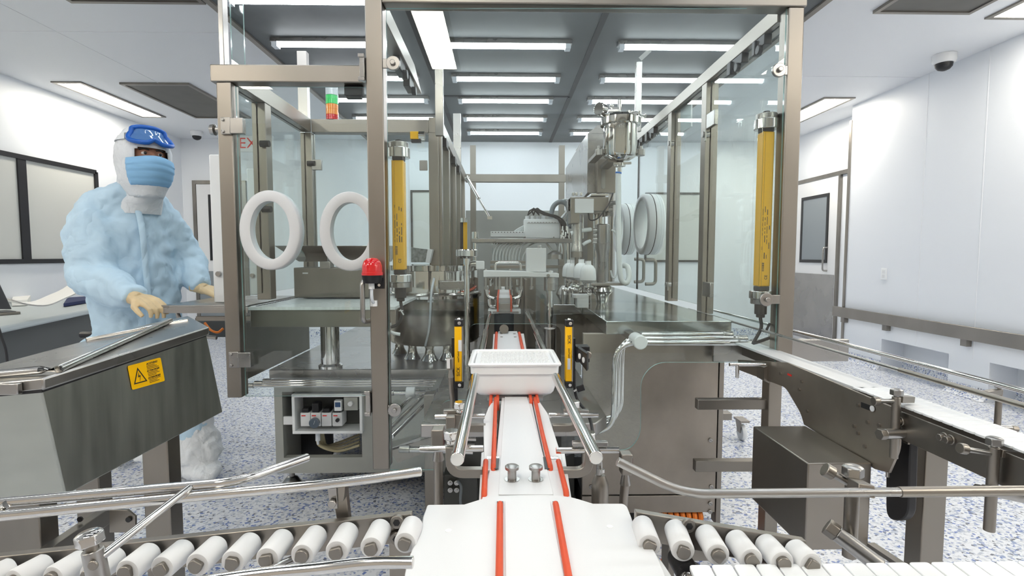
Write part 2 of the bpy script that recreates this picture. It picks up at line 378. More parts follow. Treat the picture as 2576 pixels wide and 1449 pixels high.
# tube lights under the grey screen ceiling
t0 = thing('tube_light', 'x', 'tube light', (0, 0, HC-.05), 'fluorescent tube lights under the grey ceiling')
link('housing', MB().box(-.50, -.035, HC-.06, .50, .035, HC-.03), STEELL, t0)
pr = [(.03*math.cos(a), HC-.06-.03*math.sin(a)) for a in [PI*i/8 for i in range(9)]]
link('tube', MB().prism([V((-.45, y, z)) for y, z in pr], (.90, 0, 0)), TUBEM, t0)
for x in (-.49, .45): link('end_cap', MB().box(x, -.034, HC-.095, x+.04, .034, HC-.06), CLEARL, t0)
rows = [.6, 1.3, 2.0, 2.7, 3.4, 4.08, 4.83, 5.5, 6.22, 6.92]
nm_r = ['first', 'second', 'third', 'fourth', 'fifth', 'sixth', 'seventh', 'eighth', 'ninth', 'farthest']
bay = [(-1.255, 'left'), (.043, 'middle'), (1.40, 'right')]
for i, y in enumerate(rows):
    for bx, bn in bay:
        lb = 'white tube light under the grey ceiling, %s bay, %s row' % (bn, nm_r[i] if y < 2.5 else '%s from the back wall' % ['farthest', 'second', 'third', 'fourth', 'fifth', 'sixth', 'seventh'][len(rows)-1-i])
        if i == 0 and bn == 'left': t0.location = (bx, y, HC-.05); t0['label'] = lb; continue
        copy_tree(t0, (bx+1.255, y-rows[0], 0), lb)

# dome cameras
def dome(c, r, label):
    t = thing('dome_camera', label, 'camera', c)
    link('housing', MB().lathe(c, [(r, 0), (r, -.045*r/.075), (r*.86, -.065*r/.075)]), WHITEP, t, .003)
    link('dome', MB().lathe(V(c)-V((0, 0, .065*r/.075)), [(r*.74, 0), (r*.70, -r*.3), (r*.5, -r*.55), (r*.2, -r*.68), (0, -r*.7)], n=24), BLACK, t)
dome((PX(2376, 135, 3.72).x, PX(2376, 135, 3.72).y, HC), .085, 'white dome camera with a black dome high on the right')
dome((A(495, 340, 7.2).x, 7.2, HC), .075, 'small white dome camera in the back left corner')
# exit sign
t = thing('exit_sign', 'white exit sign with red letters behind the left machine glass', 'sign', A(641, 362, 6.6))
c = A(641, 362, 6.6)
link('sign_panel', MB().cbox(c, .46, .03, .20), WHITEP, t, .004)
link('hanger', MB().box(c.x-.01, c.y-.01, c.z+.10, c.x+.01, c.y+.01, HC), STEELL, t)
text('lettering', 'EXIT', c+V((0, -.0155, 0)), (1, 0, 0), (0, 0, 1), .135, REDT, t)

# ================================================================ CENTRE ENCLOSURE (steel frame and glass)
FY, LY, BY = 1.80, 2.05, 2.88         # front of the centre box, front and back of the left module
TK = .06
ZT = A(1500, 12, FY).z                # underside of the top beam
XCL, XCR = A(927, 600, FY).x, A(2008, 500, FY).x
enc = thing('safety_enclosure', 'tall steel frame with glass walls around the filling line, centre', 'machine enclosure', (.28, FY+.6, ZT))
zb1, zb2 = A(950, 1182, FY).z, A(1975, 912, FY).z
xl1, xr0 = A(970, 600, FY).x, A(1969, 500, FY).x
link('front_post', MB().box(XCL, FY, zb1, xl1, FY+TK, ZT+TK), STEEL, enc, .004)
link('front_post', MB().box(xr0, FY, zb2, XCR, FY+TK, ZT), STEEL, enc, .004)
link('top_beam', MB().box(xl1, FY-.004, ZT, XCR+.006, FY+TK, ZT+TK), STEEL, enc, .004)
RX0, RX1 = XCR-.062, XCR-.002
link('top_beam', MB().box(RX0, FY+TK, ZT-.025, RX1, 4.75, ZT+.035), STEEL, enc, .003)
xi = -.42
m = MB(); m.prism([V((xi-.05, FY+TK, ZT-.02)), V((xi-.05, FY+TK, ZT+.05)), V((xi-.05, 2.50, ZT+.05)), V((xi-.05, 2.72, ZT-.02))], (.06, 0, 0)); link('top_beam', m, STEEL, enc, .003)
sp = [(2.49, A(1787, 790, 2.49).z), (3.0, .93), (3.9, .93), (4.7, .93)]
for y, z0 in sp[:2]+sp[3:]: link('side_post', MB().box(RX0, y, z0, RX1, y+TK, ZT-.025), STEEL, enc, .003)
ZM = A(1000, 317, BY).z; zm0, zm1 = ZM-.036, ZM+.036
link('cross_beam', MB().box(-.40, BY, zm0, -.325, BY+.07, zm1+.012), STEEL, enc, .003)
link('top_beam', MB().box(-.385, BY+.07, zm0, -.325, 4.75, zm1), STEEL, enc, .003)
ZFB = A(1300, 422, 4.72).z
link('cross_beam', MB().box(-.325, 4.70, zm0-.01, .58, 4.76, zm1-.012), STEELD, enc, .003)
for x in (1190, 1413):
    c = A(x, 412, 4.73); link('rear_post', MB().box(c.x-.025, 4.705, .66, c.x+.025, 4.76, A(x, 365, 4.7).z), STEELD, enc)
for y, z0 in ((BY+.005, 1.0), (3.3, .7), (3.75, .7), (4.2, .7), (4.65, .7)): link('side_post', MB().box(-.385, y, z0, -.33, y+.055, zm0), STEEL, enc, .003)
m = MB(); q0, q1 = A(1175, 448, 3.6), A(1232, 548, 3.2)
m.cyl(q0, lerp(q0, q1, .55), .011, n=10).cyl(lerp(q0, q1, .5), q1, .007, n=10).ell(q0, (.018,)*3, n=10, k=6).cbox(q1, .03, .02, .02); link('gas_strut', m, CHROME, enc)
# front glass with its cut-outs
def gl(px, py): p = A(px, py, FY+.012); return p
o = [(971, 20), (1980, 20), (1953, 912), (1650, 912), (1613, 950), (1612, 1095), (1585, 1133), (1412, 1133), (1412, 830), (1395, 815), (1190, 815), (1177, 830), (1177, 1006), (1122, 1008), (1108, 1022), (1108, 1183), (974, 1183)]
rr = [0, 0, 0, .04, .04, .05, .05, .02, .02, .02, .02, .02, .0, .015, .015, 0, 0]
gp = fil([gl(*p) for p in o], rr, 5, True)
gp = [V((min(max(p.x, xl1), xr0), FY+.012, p.z)) for p in gp]
def glass_poly(pts, vec, parent, name='glass_pane'):
    b = MB(); b.prism(pts, vec, 1); return link(name, b, [GLASS, EDGEG], parent, smooth=False)
glass_poly(gp, (0, .008, 0), enc)
def pane(x0, y0, z0, x1, y1, z1, parent, name='glass_pane'):
    if abs(x1-x0) < abs(y1-y0): return glass_poly([V((x0, y0, z0)), V((x0, y1, z0)), V((x0, y1, z1)), V((x0, y0, z1))], (x1-x0, 0, 0), parent, name)
    return glass_poly([V((x0, y0, z0)), V((x1, y0, z0)), V((x1, y0, z1)), V((x0, y0, z1))], (0, y1-y0, 0), parent, name)
for y0, y1, z0 in ((FY+TK, 2.49, zb2+.02), (2.55, 3.0, .95), (3.06, 3.78, .95), (3.79, 4.7, .95)):
    pane(RX0+.02, y0, z0, RX0+.027, y1, ZT-.025, enc)
link('glass_seam', MB().box(RX0+.018, 3.778, .95, RX0+.03, 3.79, ZT-.03), BLACK, enc)
pane(-.36, BY+.07, .85, -.353, 3.75, zm0, enc); pane(-.36, 3.81, .85, -.353, 4.65, zm0, enc)
# glove ports of the right wall
def ring(c, ux, uz, rx, rz, nrm, parent, w=.026, d=.05, m=MILKY):
    b = MB(); N = 48; pr = [(-w, -d*.45), (-w*.75, -d*.5), (w*.75, -d*.5), (w, -d*.42), (w, d*.42), (w*.75, d*.5), (-w*.75, d*.5), (-w, d*.45)]; rings = []
    for i in range(N):
        a = 2*PI*i/N; e = V(ux)*math.cos(a)+V(uz)*math.sin(a); base = V(c)+V(ux)*(rx*math.cos(a))+V(uz)*(rz*math.sin(a))
        rings.append([base+e*p[0]+V(nrm)*p[1] for p in pr])
    b.loft(rings, False, True); return link('glove_port', b, m, parent, ang=60)
for px, py, y, r in ((1640, 565, 3.46, .18), (1582, 577, 4.12, .18)):
    c = V((RX0+.01, y, A(px, py, y).z)); g_ = ring(c, (0, 1, 0), (0, 0, 1), r, r, (1, 0, 0), enc, .022, .11)
    b = MB(); b.tube([c+V((-.006, (r+.0225)*math.cos(a), (r+.0225)*math.sin(a))) for a in [2*PI*i/40 for i in range(40)]], .0025, 6, True); link('seal_groove', b, RUBBER, g_)
for px, py, y in ((1655, 700, 3.55), (1612, 615, 3.85)):   # pull handles on the right glass doors
    c = V((RX0+.03, y, 0)); z0, z1 = (1.0, 1.17)
    link('door_handle', MB().tube(fil([(RX0+.02, y, z0), (RX0+.09, y, z0), (RX0+.09, y, z1), (RX0+.02, y, z1)], .03), .012, 10), STEEL, enc)
# locks and hinges along the right wall
for px, py, y in ((1700, 362, 3.0), (1700, 715, 3.0), (1785, 340, 2.49)):
    z = A(px, py, y).z; link('door_lock', MB().cyl((RX0+.012, y-.012, z), (RX0-.02, y-.012, z), .014, n=12).cbox((RX0-.012, y-.03, z-.01), .006, .012, .05), STEELL, enc)
for px, py in ((1812, 300), (1800, 728)):
    z = A(px, py, 2.44).z; c = V((RX0+.02, 2.45, z))
    link('hinge', MB().box(RX0+.002, 2.395, z-.035, RX0+.02, 2.49, z+.035), STEELL, enc, .003)
# black switch blocks under the right and left top beams
for y, sy in ((1.95, .09), (2.13, .14), (3.35, .20), (3.62, .14)):
    m = MB(); m.box(RX0+.0, y, ZT-.065, RX0+.03, y+sy, ZT-.025).cyl((RX0+.005, y+.03, ZT-.075), (RX0-.012, y+.03, ZT-.075), .018, n=12).box(RX0-.01, y+sy*.6, ZT-.085, RX0+.02, y+sy*.85, ZT-.03)
    link('door_switch', m, BLACK, enc, .003)
for y in (2.2, 2.42): link('door_switch', MB().box(xi-.03, y, ZT-.075, xi+.0, y+.12, ZT-.02).cyl((xi, y+.06, ZT-.08), (xi+.02, y+.06, ZT-.08), .02, n=12), BLACK, enc, .003)
for y in (3.0, 3.55, 3.9): link('door_switch', MB().box(-.345, y, zm0-.05, -.315, y+.12, zm0), BLACK, enc, .003)
# steel pads clamping the front glass
for px, py, sd in ((990, 161, -1), (994, 1030, -1), (1957, 178, 1), (1925, 753, 1)):
    c = A(px, py, FY); e = V((xl1 if sd < 0 else xr0, FY, c.z))
    m = MB(); m.box(min(e.x, c.x), FY-.006, c.z-.016, max(e.x, c.x), FY, c.z+.016).cyl((c.x, FY, c.z), (c.x, FY-.012, c.z), .024).cyl((c.x, FY-.012, c.z), (c.x, FY-.022, c.z), .009, n=10)
    link('glass_clamp', m, STEELL, enc, .002)
# vertical hanger straps above the frame (thin steel, from the ceiling)
for px, y0, y1, Y in ((1104, 60, 340, 2.6), (1607, 155, 330, 3.4), (1150, 285, 470, 4.4)):
    a, b = A(px-9, y1, Y), A(px+9, y0, Y); link('upright', MB().box(a.x, Y, a.z, b.x, Y+.03, b.z), STEELL, enc, .002)
link('tilted_screen', MB().hexa([A(1712, 335, 2.95), A(1738, 318, 2.8), A(1742, 318, 2.82), A(1716, 336, 2.97), A(1712, 262, 2.95), A(1738, 238, 2.8), A(1742, 238, 2.82), A(1716, 262, 2.97)]), WHITEP, enc)

# ---- yellow safety light curtains inside clear tubes
def big_curtain(px, ytop, ybot, Y, label, arm):
    a, b = A(px, ytop, Y), A(px, ybot, Y); x = (a.x+b.x)/2; zt, zb = a.z, b.z; c = V((x, Y, zb))
    t = thing('light_curtain', label, 'light curtain', c)
    w_ = .041
    link('yellow_housing', MB().box(x-.021, Y-.022, zb+.085, x+.021, Y+.022, zt-.075), YELLOW, t, .004)
    g = MB(); g.box(x-.0215, Y-.0235, zb+.085, x-.0195, Y-.0215, zt-.075).box(x-.013, Y-.0232, zb+.085, x-.012, Y-.0215, zt-.08); link('side_groove', g, mat('yellow_shade', (.62, .36, .0), 0, .4), t)
    b_ = MB(); b_.box(x-.02, Y-.021, zb+.068, x+.02, Y+.021, zb+.085).box(x-.02, Y-.021, zt-.075, x+.02, Y+.021, zt-.055); link('end_cap', b_, RUBBER, t, .003)
    m = MB(); n = 28; m.cyl((x, Y, zb+.06), (x, Y, zt-.055), w_-.004, n=n, cap=False); link('clear_tube', m, CLEAR, t)
    for z0, z1 in ((zb+.04, zb+.068), (zt-.065, zt-.03)):
        link('collar', MB().cyl((x, Y, z0), (x, Y, z1), w_, n=28), CHROME, t, .002)
    for z0 in (zb+.02, zt-.03):
        m = MB(); m.cyl((x, Y, z0), (x, Y, z0+.02), .036, n=20); m.bar((x, Y, z0+.01), (x+arm, Y+.02, z0+.01), .03, .02); link('bracket', m, STEELL, t, .002)
    m = MB(); m.cyl((x, Y, zt-.012), (x, Y, zt+.0), .012, n=10); m.cyl((x, Y, zb-.018), (x, Y, zb+.02), .021, n=16).cyl((x, Y, zb-.03), (x, Y, zb-.018), .015, n=12); link('cable_gland', m, RUBBER, t, .002)
    # printed rating label on the housing front
    p = MB(); H = zt-zb; z0 = zb+.11
    for i in range(14): q = random.random(); p.box(x-.012, Y-.0228, z0+.03+i*.0022, x-.004, Y-.0224, z0+.03+i*.0022+.0007+q*.0012)
    for k in range(4):
        zz = z0+.075
        while zz < z0+H*.36:
            l_ = random.uniform(.006, .03)
            if random.random() < .75: p.box(x-.014+k*.008, Y-.0228, zz, x-.0125+k*.008+random.random()*.0015, Y-.0224, zz+l_)
            zz += l_+.006
    link('printed_label', p, INK, t, smooth=False)
    text('lettering', 'CE', (x+.004, Y-.0226, z0+.008), (0, 0, 1), (-1, 0, 0), .01, INK, t)
    return t, x, zb
t, x, zb = big_curtain(1005, 352, 737, FY+.09, 'tall yellow light curtain in a clear tube beside the red beacon', -.085)
cz = zb-.03; Yc = FY+.09
q = [V((x, Yc, cz)), V((x+.004, Yc, cz-.05)), V((x-.012, Yc-.005, cz-.085)), V((x-.035, Yc-.01, cz-.095))]
link('cable', MB().tube(sweep(q, 6), .006, 8), RUBBER, t); link('elbow_fitting', MB().cyl(q[3], q[3]+V((-.035, -.002, .002)), .016, n=12).tube(sweep([q[3]+V((-.01, 0, -.012)), q[3]+V((.01, -.01, -.02)), q[3]+V((.035, -.01, -.025))], 4), .006, 8), MILKY, t)
link('cable_tie', MB().bar(V((x+.0, Yc-.008, cz-.03)), V((x+.012, Yc-.008, cz-.05)), .004).bar(V((x-.006, Yc-.008, cz-.035)), V((x+.01, Yc-.008, cz-.034)), .003), WHITEP, t)
t, x, zb = big_curtain(1921, 280, 778, FY+.06, 'tall yellow light curtain in a clear tube by the right front post', .05)
cz = zb-.03; Yc = FY+.06
q = [V((x, Yc, cz)), V((x+.004, Yc, cz-.04)), V((x-.018, Yc, cz-.085)), V((x-.02, Yc, cz-.095)), V((x+.04, Yc, cz-.075))]
link('cable', MB().tube(sweep(q, 6), .006, 8), RUBBER, t); link('elbow_fitting', MB().cyl(q[4], q[4]+V((.04, 0, .01)), .016, n=12), MILKY, t)
link('cable_tie', MB().bar(V((x+.015, Yc-.01, cz-.055)), V((x+.03, Yc-.01, cz-.02)), .014, .002), RUBBER, t)
# yellow curtains deeper in the machine
t = thing('light_curtain', 'small yellow light curtain standing far back among the left posts', 'light curtain', A(1168, 650, 3.6)); c = A(1168, 650, 3.6); c2 = A(1168, 560, 3.6)
link('yellow_housing', MB().box(c.x-.004, 3.57, c.z, c.x+.022, 3.60, c2.z), YELLOW, t); link('black_face', MB().box(c.x-.026, 3.575, c.z, c.x-.004, 3.60, c2.z), BLACK, t); link('collar', MB().cyl((c.x, 3.585, c2.z), (c.x, 3.585, c2.z+.03), .026), CHROME, t)
t = thing('light_curtain', 'short horizontal yellow light curtain under the upper cross beam', 'light curtain', A(1050, 342, 2.8)); c = A(1033, 342, 2.8); c2 = A(1054, 342, 2.8)
link('yellow_housing', MB().box(c.x, 2.78, c.z-.02, c2.x, 2.82, c.z+.02), YELLOW, t, .003); link('collar', MB().cyl((c2.x, 2.8, c.z), (c2.x+.03, 2.8, c.z), .024), CHROME, t); link('black_foot', MB().box(c.x+.005, 2.785, c.z-.035, c2.x+.01, 2.815, c.z-.02), BLACK, t)

# ================================================================ LEFT MODULE
XL0, XL1 = A(557, 600, LY).x, A(594, 600, LY).x
mod = thing('glove_box_enclosure', 'lower steel and glass enclosure with oval glove ports, left of the centre box', 'machine enclosure', (-.8, LY+.4, 1.0))
zbm, ztm0, ztm1 = A(580, 1001, LY).z, A(735, 207, LY).z, A(735, 163, LY).z
link('front_post', MB().box(XL0, LY, zbm, XL1, LY+TK, ztm0), STEEL, mod, .004)
link('front_beam', MB().box(XL0-.02, LY-.003, ztm0, XCL-.0, LY+TK, ztm1), STEEL, mod, .004)
link('side_beam', MB().box(XL0, LY+TK, ZM-.036, XL0+TK, BY, ZM+.036), STEEL, mod, .003)
link('back_beam', MB().box(XL0+TK, BY, zm0, -.40, BY+TK, zm1), STEEL, mod, .003)
yq = 2.33
for y, z0 in ((yq, 1.0), (BY, 1.0)): link('side_post', MB().box(XL0, y, z0, XL0+TK, y+TK, zm0), STEEL, mod, .003)
link('back_post', MB().box(-.40, BY-.01, 1.0, -.345, BY+.05, zm0), STEEL, mod, .003)
m = MB(); a, b = A(543, 0, LY), A(561, 165, LY); m.box(a.x, LY+.01, ztm1, b.x, LY+.05, HC-.03); link('hanger_post', m, STEELL, mod, .002)
for px, Y in ((757, BY),): a = A(px, 150, Y); link('hanger_post', MB().box(a.x-.025, Y+.01, zm1, a.x+.025, Y+.05, a.z+.05), STEELL, mod)
a, b = A(598, 1000, LY), A(926, 212, LY)
pane(XL1+.006, LY+.02, zbm, XCL-.012, LY+.028, ztm0-.01, mod, 'glass_door')
pane(XL0+.02, LY+TK, 1.03, XL0+.027, yq, zm0, mod); pane(XL0+.02, yq+TK, 1.03, XL0+.027, BY, zm0, mod); pane(XL0+TK, BY+.03, 1.03, -.40, BY+.037, zm0, mod)
pane(XL1+.0, LY+.01, ztm1+.0, XL1+.05, LY+.018, HC-.35, mod)
for px, py in ((685, 580), (884, 583)):
    c = A(px, py, LY+.02); b = MB(); N = 44
    ring(c, (1, 0, 0), (0, 0, 1), .098, .135, (0, 1, 0), mod, .021, .05, WHITEP)
for py in (318, 904):
    z = A(585, py, LY).z; link('hinge', MB().box(XL0+.018, LY-.012, z-.032, XL0+.055, LY, z+.032).box(XL0+.055, LY-.016, z-.03, XL0+.105, LY+.01, z+.03).cyl((XL0+.028, LY-.012, z+.022), (XL0+.028, LY-.018, z+.022), .006, n=8).cyl((XL0+.028, LY-.012, z-.022), (XL0+.028, LY-.018, z-.022), .006, n=8), STEELL, mod, .003)
link('knob', MB().lathe((XL0, LY+.03, A(540, 322, LY).z), [(.012, 0), (.012, .02), (.022, .025), (.02, .04), (0, .044)], (-1, 0, 0)), STEELL, mod)
for py in (172, 1013):
    z = A(915, py, FY).z; link('latch', MB().box(XCL-.018, FY-.012, z-.038, XCL-.001, FY+.03, z+.038).box(XCL-.022, FY-.016, z-.045, XCL-.001, FY-.004, z-.032).box(XCL-.022, FY-.016, z+.032, XCL-.001, FY-.004, z+.045), STEELL, mod, .002)
za, zb_ = A(917, 705, FY).z, A(917, 808, FY).z; xh = A(918, 760, FY).x
link('door_handle', MB().tube(fil([(XCL+.004, FY+.03, za), (xh, FY-.03, za), (xh, FY-.03, zb_), (XCL+.004, FY+.03, zb_)], .022), .0085, 10), STEELL, mod)
for Y, px, py in ((yq, 655, 363), (BY, 752, 412), (yq, 655, 527)):
    c = A(px, py, Y); link('door_lock', MB().cyl((XL0+TK-.02, Y-.012, c.z), (XL0+TK+.02, Y-.012, c.z), .014, n=12), RUBBER, mod)
c = A(788, 415, BY); link('hinge', MB().box(XL0+TK+.002, BY-.01, c.z-.028, XL0+TK+.055, BY+.01, c.z+.028), STEELL, mod, .003)
c = A(1066, 417, BY); link('hinge', MB().box(c.x-.022, BY-.014, c.z-.028, c.x+.022, BY-.004, c.z+.028), STEELL, mod, .003)
c = A(883, 226, LY); link('door_switch', MB().box(c.x-.036, LY+.03, c.z-.012, c.x+.036, LY+.06, ztm0).box(c.x-.03, LY+.035, c.z-.022, c.x+.03, LY+.055, c.z-.012), RUBBER, mod, .003)
# worktop of the left module
ZW = A(760, 772, LY+.08).z
wt = thing('worktop', 'white perforated worktop inside the left glass enclosure', 'worktop', (-.8, 2.45, ZW-.08))
link('top', MB().box(XL0+.06, LY+.07, ZW-.012, -.44, BY-.015, ZW), mat('pale_worktop', (.78, .82, .82), 0, .25, .12, (60, 60, 1)), wt)
link('apron', MB().box(XL0+.06, LY+.085, ZW-.085, -.44, LY+.13, ZW-.013), STEEL, wt, .003)
link('apron', MB().box(XL0+.06, BY-.06, ZW-.07, -.44, BY-.03, ZW-.013), STEELD, wt, .003)
m = MB()
for i in range(26): m.cyl((XL0+.075+i*.0, LY+.12+i*.027, ZW), (XL0+.075, LY+.12+i*.027, ZW+.0015), .007, n=8)
link('perforation', m, BLACK, wt)
col = A(831, 880, 2.55)
link('column', MB().cyl((col.x, 2.55, .646), (col.x, 2.55, ZW-.013), .045, n=24), CHROME, wt)
link('base_ring', MB().lathe((col.x, 2.55, .643), [(.058, 0), (.058, .012), (.046, .022)]), CHROME, wt)
# inner hopper trough and gearbox
h = thing('hopper_trough', 'long dark steel trough inside the left enclosure, behind the glove ports', 'hopper', A(880, 660, 2.7))
p = [A(690, 618, 2.78), A(1010, 618, 2.78), A(960, 665, 2.66), A(760, 662, 2.66)]
m = MB(); m.hexa([A(752, 658, 2.60), A(985, 658, 2.60), A(985, 658, 2.66), A(752, 658, 2.66), A(690, 618, 2.50), A(1000, 618, 2.50), A(1000, 618, 2.82), A(690, 618, 2.82)]); link('trough', m, MIRROR, h, .002)
c0, c1 = A(760, 745, 2.62), A(940, 672, 2.62)
link('gearbox', MB().box(c0.x, 2.52, c0.z, c1.x, 2.72, c1.z), STEELD, h, .004)
link('label_plate', MB().box(c0.x+.045, 2.516, c1.z-.03, c0.x+.07, 2.52, c1.z-.024), WHITEP, h)
c = A(820, 664, 2.55); link('clamp', MB().box(c.x-.02, 2.52, c.z-.025, c.x+.03, 2.58, c.z+.012).cyl((c.x+.02, 2.55, c.z), (c.x+.02, 2.55, c.z+.035), .012, n=10), STEELL, h, .002)
link('pedestal', MB().cyl((c.x+.12, 2.62, .9), (c.x+.12, 2.62, c0.z), .05), STEEL, h)

# ================================================================ MACHINE BASE (low table and cabinets)
ZB = .643
bt = thing('base_table', 'low steel base plate of the machine, under the conveyor and the bowl', 'machine base', (0, 2.4, ZB-.05))
xa, xb = A(676, 930, 2.5).x, A(1110, 930, 2.5).x
fa, fb, fc, fd = PZ(1058, 1068, ZB), PZ(1500, 1068, ZB), PZ(1526, 1046, ZB), PZ(1450, 920, ZB)
outl = [V((fa.x, fa.y, ZB)), V((fb.x, fa.y, ZB)), V((fc.x, fc.y, ZB)), V((fc.x, 4.6, ZB)), V((xa, 4.6, ZB)), V((xa, 2.5, ZB)), V((fa.x, 2.5, ZB))]
link('plate', MB().prism(outl, (0, 0, -.045)), STEELL, bt, .004)
cxa, cxb = A(685, 1000, 2.5).x, A(965, 1000, 2.5).x
# side cabinet with a cut-out showing the air preparation unit
cz0 = A(800, 1190, 2.52).z
a, b = A(714, 1152, 2.52), A(908, 985, 2.52)
m = MB()
m.box(cxa, 2.52, cz0, a.x, 2.56, ZB-.046).box(b.x, 2.52, cz0, -.1, 2.56, ZB-.046).box(a.x, 2.52, cz0, b.x, 2.56, a.z).box(a.x, 2.52, b.z, b.x, 2.56, ZB-.046)
link('cabinet_front', m, GREYPAINT, bt)
link('cabinet_side', MB().box(cxa, 2.56, cz0, cxa+.03, 4.5, ZB-.046), GREYPAINT, bt)
link('cabinet_back', MB().box(cxa+.03, 3.6, cz0+.12, .3, 3.63, ZB-.046), BLACK, bt)
link('inner_panel', MB().box(cxa+.035, 2.75, cz0, cxa+.20, 2.78, ZB-.05), BLACK, bt)
for x, y in ((A(735, 1200, 2.62).x, 2.62), (-.25, 2.62), (-1.0, 4.3)):
    link('levelling_foot', MB().lathe((x, y, 0), [(.06, 0), (.06, .012), (.028, .055), (.014, .06), (.014, cz0)]), STEELL, bt)
link('post', MB().box(A(1068, 1200, 2.2).x, 2.2, 0, A(1095, 1200, 2.2).x, 2.26, ZB-.046), STEEL, bt, .003)
link('dark_housing', MB().box(-.2, 2.35, .03, .34, 3.3, ZB-.046), DGREY, bt)
link('gutter', MB().prism([A(980, 1128, 2.0), A(1058, 1100, 2.0), A(1058, 1090, 2.2), A(980, 1110, 2.2)], (0, 0, -.012)), STEELL, bt)
m = MB(); m.prism([A(978, 1130, 2.0), A(1105, 1095, 2.0), A(1105, 1125, 2.0), A(1000, 1165, 2.0)], (0, .01, 0)); link('gutter_side', m, STEEL, bt)
# left guide tray beneath the plate

ap = thing('air_preparation_unit', 'white framed pneumatic unit in the open bay of the base cabinet', 'pneumatic unit', A(820, 1080, 2.5))
u0, u1 = A(738, 1090, 2.5), A(912, 990, 2.5); Y = 2.50
f = MB(); s = .014
f.box(u0.x, Y-.012, u0.z, u1.x, Y+.10, u0.z+s).box(u0.x, Y-.012, u1.z-s, u1.x, Y+.10, u1.z).box(u0.x, Y-.012, u0.z+s, u0.x+s, Y+.1, u1.z-s).box(u1.x-s, Y-.012, u0.z+s, u1.x, Y+.1, u1.z-s)
link('white_frame', f, MILKY, ap, .002); link('back_plate', MB().box(u0.x, Y+.1, u0.z, u1.x, Y+.104, u1.z), DGREY, ap)
link('side_tab', MB().box(u0.x-.045, Y-.005, u0.z+.045, u0.x, Y+.005, u0.z+.085), WHITEP, ap)
for i, px in enumerate((770, 796, 823, 850)):
    a, b = A(px-13, 1072, Y), A(px+11, 1038, Y); mod_ = link('white_module', MB().box(a.x, Y-.005, a.z, b.x, Y+.07, b.z), WHITEP, ap, .003)
    link('red_marking', MB().box(a.x+.006, Y-.0062, b.z-.016, a.x+.026, Y-.005, b.z-.011), REDT, mod_)
    m = MB(); m.box(a.x+.005, Y, b.z, b.x-.01, Y+.05, b.z+(.045 if i == 1 else .02)); link('black_cap', m, BLACK, ap, .003)
c = A(793, 1062, Y-.02); link('pressure_gauge', MB().cyl(c, c+V((0, -.02, 0)), .025, n=22), mat('gauge_glass', (.10, .13, .17), 0, .15, coat=.6), ap, .003)
link('gauge_needle', MB().bar(c+V((0, -.0215, -.004)), c+V((.006, -.0215, .014)), .0035, .001), WHITEP, ap)
c = A(850, 1056, Y-.005); link('black_port', MB().cyl(c, c+V((0, -.012, 0)), .009), BLACK, ap)
a, b = A(842, 1033, Y), A(860, 1007, Y); d_ = link('digital_switch', MB().box(a.x, Y-.008, a.z, b.x, Y+.02, b.z), MILKY, ap, .002); link('display', MB().box(a.x+.005, Y-.0095, a.z+.02, b.x-.005, Y-.008, b.z-.008), LCD, d_)
a, b = A(866, 1032, Y), A(900, 999, Y); d_ = link('knob_box', MB().box(a.x, Y-.005, a.z, b.x, Y+.03, b.z), GREYPAINT, ap, .002); c = A(883, 1014, Y-.006); link('white_knob', MB().cyl(c, c+V((0, -.018, 0)), .012), WHITEP, d_, .002)
hs = MB()
for k in range(4): hs.tube(sweep([A(800+k*4, 1092, 2.56), A(803+k*6, 1120, 2.58+k*.03), A(850, 1135-k*7, 2.6+k*.03), A(905, 1120-k*9, 2.58+k*.04)], 6), .007, 7)
link('air_hose', hs, HOSEY, ap)
m = MB(); c = A(800, 1108, 2.53); m.cyl(c+V((0, 0, .04)), c, .012).cyl(c, c+V((0, 0, -.02)), .006); link('drain_cup', m, CLEARL, ap)

# three parallel safety rods, left and right of the machine
def rods(pts_list, label, r=.0105, rad=.06):
    t = thing('guard_rods', label, 'guard rods', pts_list[0][0])
    for p in pts_list:
        link('rod', MB().tube(fil(p, rad, 7), r, 10), CHROME, t)
        d = (V(p[0])-V(p[1])).normalized(); link('end_cap', MB().cyl(V(p[0])-d*.03, V(p[0])+d*.012, r*1.25, n=14), STEELL, t, .003)
    return t
rods([[A(624+22*k, 970-6*k, 2.44), A(1090+4*k, 969-6*k, 2.44)] for k in range(3)], 'three thin steel rods on the left, below the base plate front edge', .009)
rods([[A(1012+34*k, 1129-14*k, 1.92+.1*k), A(1190+4*k, 1136-16*k, 1.92+.1*k)] for k in range(3)], 'three short steel rods with round caps beside the conveyor, low left', .0115, .03)
rods([[A(1100, 985, 2.38), A(985, 1098, 1.95)], [A(1075, 985, 2.38), A(976, 1082, 1.95)], [A(1050, 985, 2.38), A(972, 1060, 1.95)]], 'three slanting steel rods low between the left post and the base plate', .0095)
b_ = rods([[A(975, 988, 2.3), A(1095, 988, 2.3)]], 'single steel rod with a white collar, low behind the left post', .0105)
c = A(1033, 988, 2.3); link('white_collar', MB().cyl(c-V((.02, 0, 0)), c+V((.02, 0, 0)), .026), WHITEP, b_, .003)
R3 = []
for k in range(3):
    Y = 1.98+.05*k; e = A(1908-36*k, 862-10*k, Y)
    zc = e.z; xl = A(1547+9*k, 862, Y).x; zl = A(1500, 1086-16*k, Y).z
    R3.append([e, V((xl, Y, zc)), V((xl, Y, zl)), V((A(1375, 1086, Y).x, Y, zl))])
r3 = rods(R3, 'three bent steel rods around the right machine cabinet', .0115, .085)
c = A(1612, 862, 1.95); link('white_knob', MB().cyl(c, c+V((0, .09, .0)), .028), MILKY, r3, .004)
link('rod_holder', MB().bar(c+V((0, .06, .0)), c+V((-.03, .2, .02)), .024), STEELL, r3)

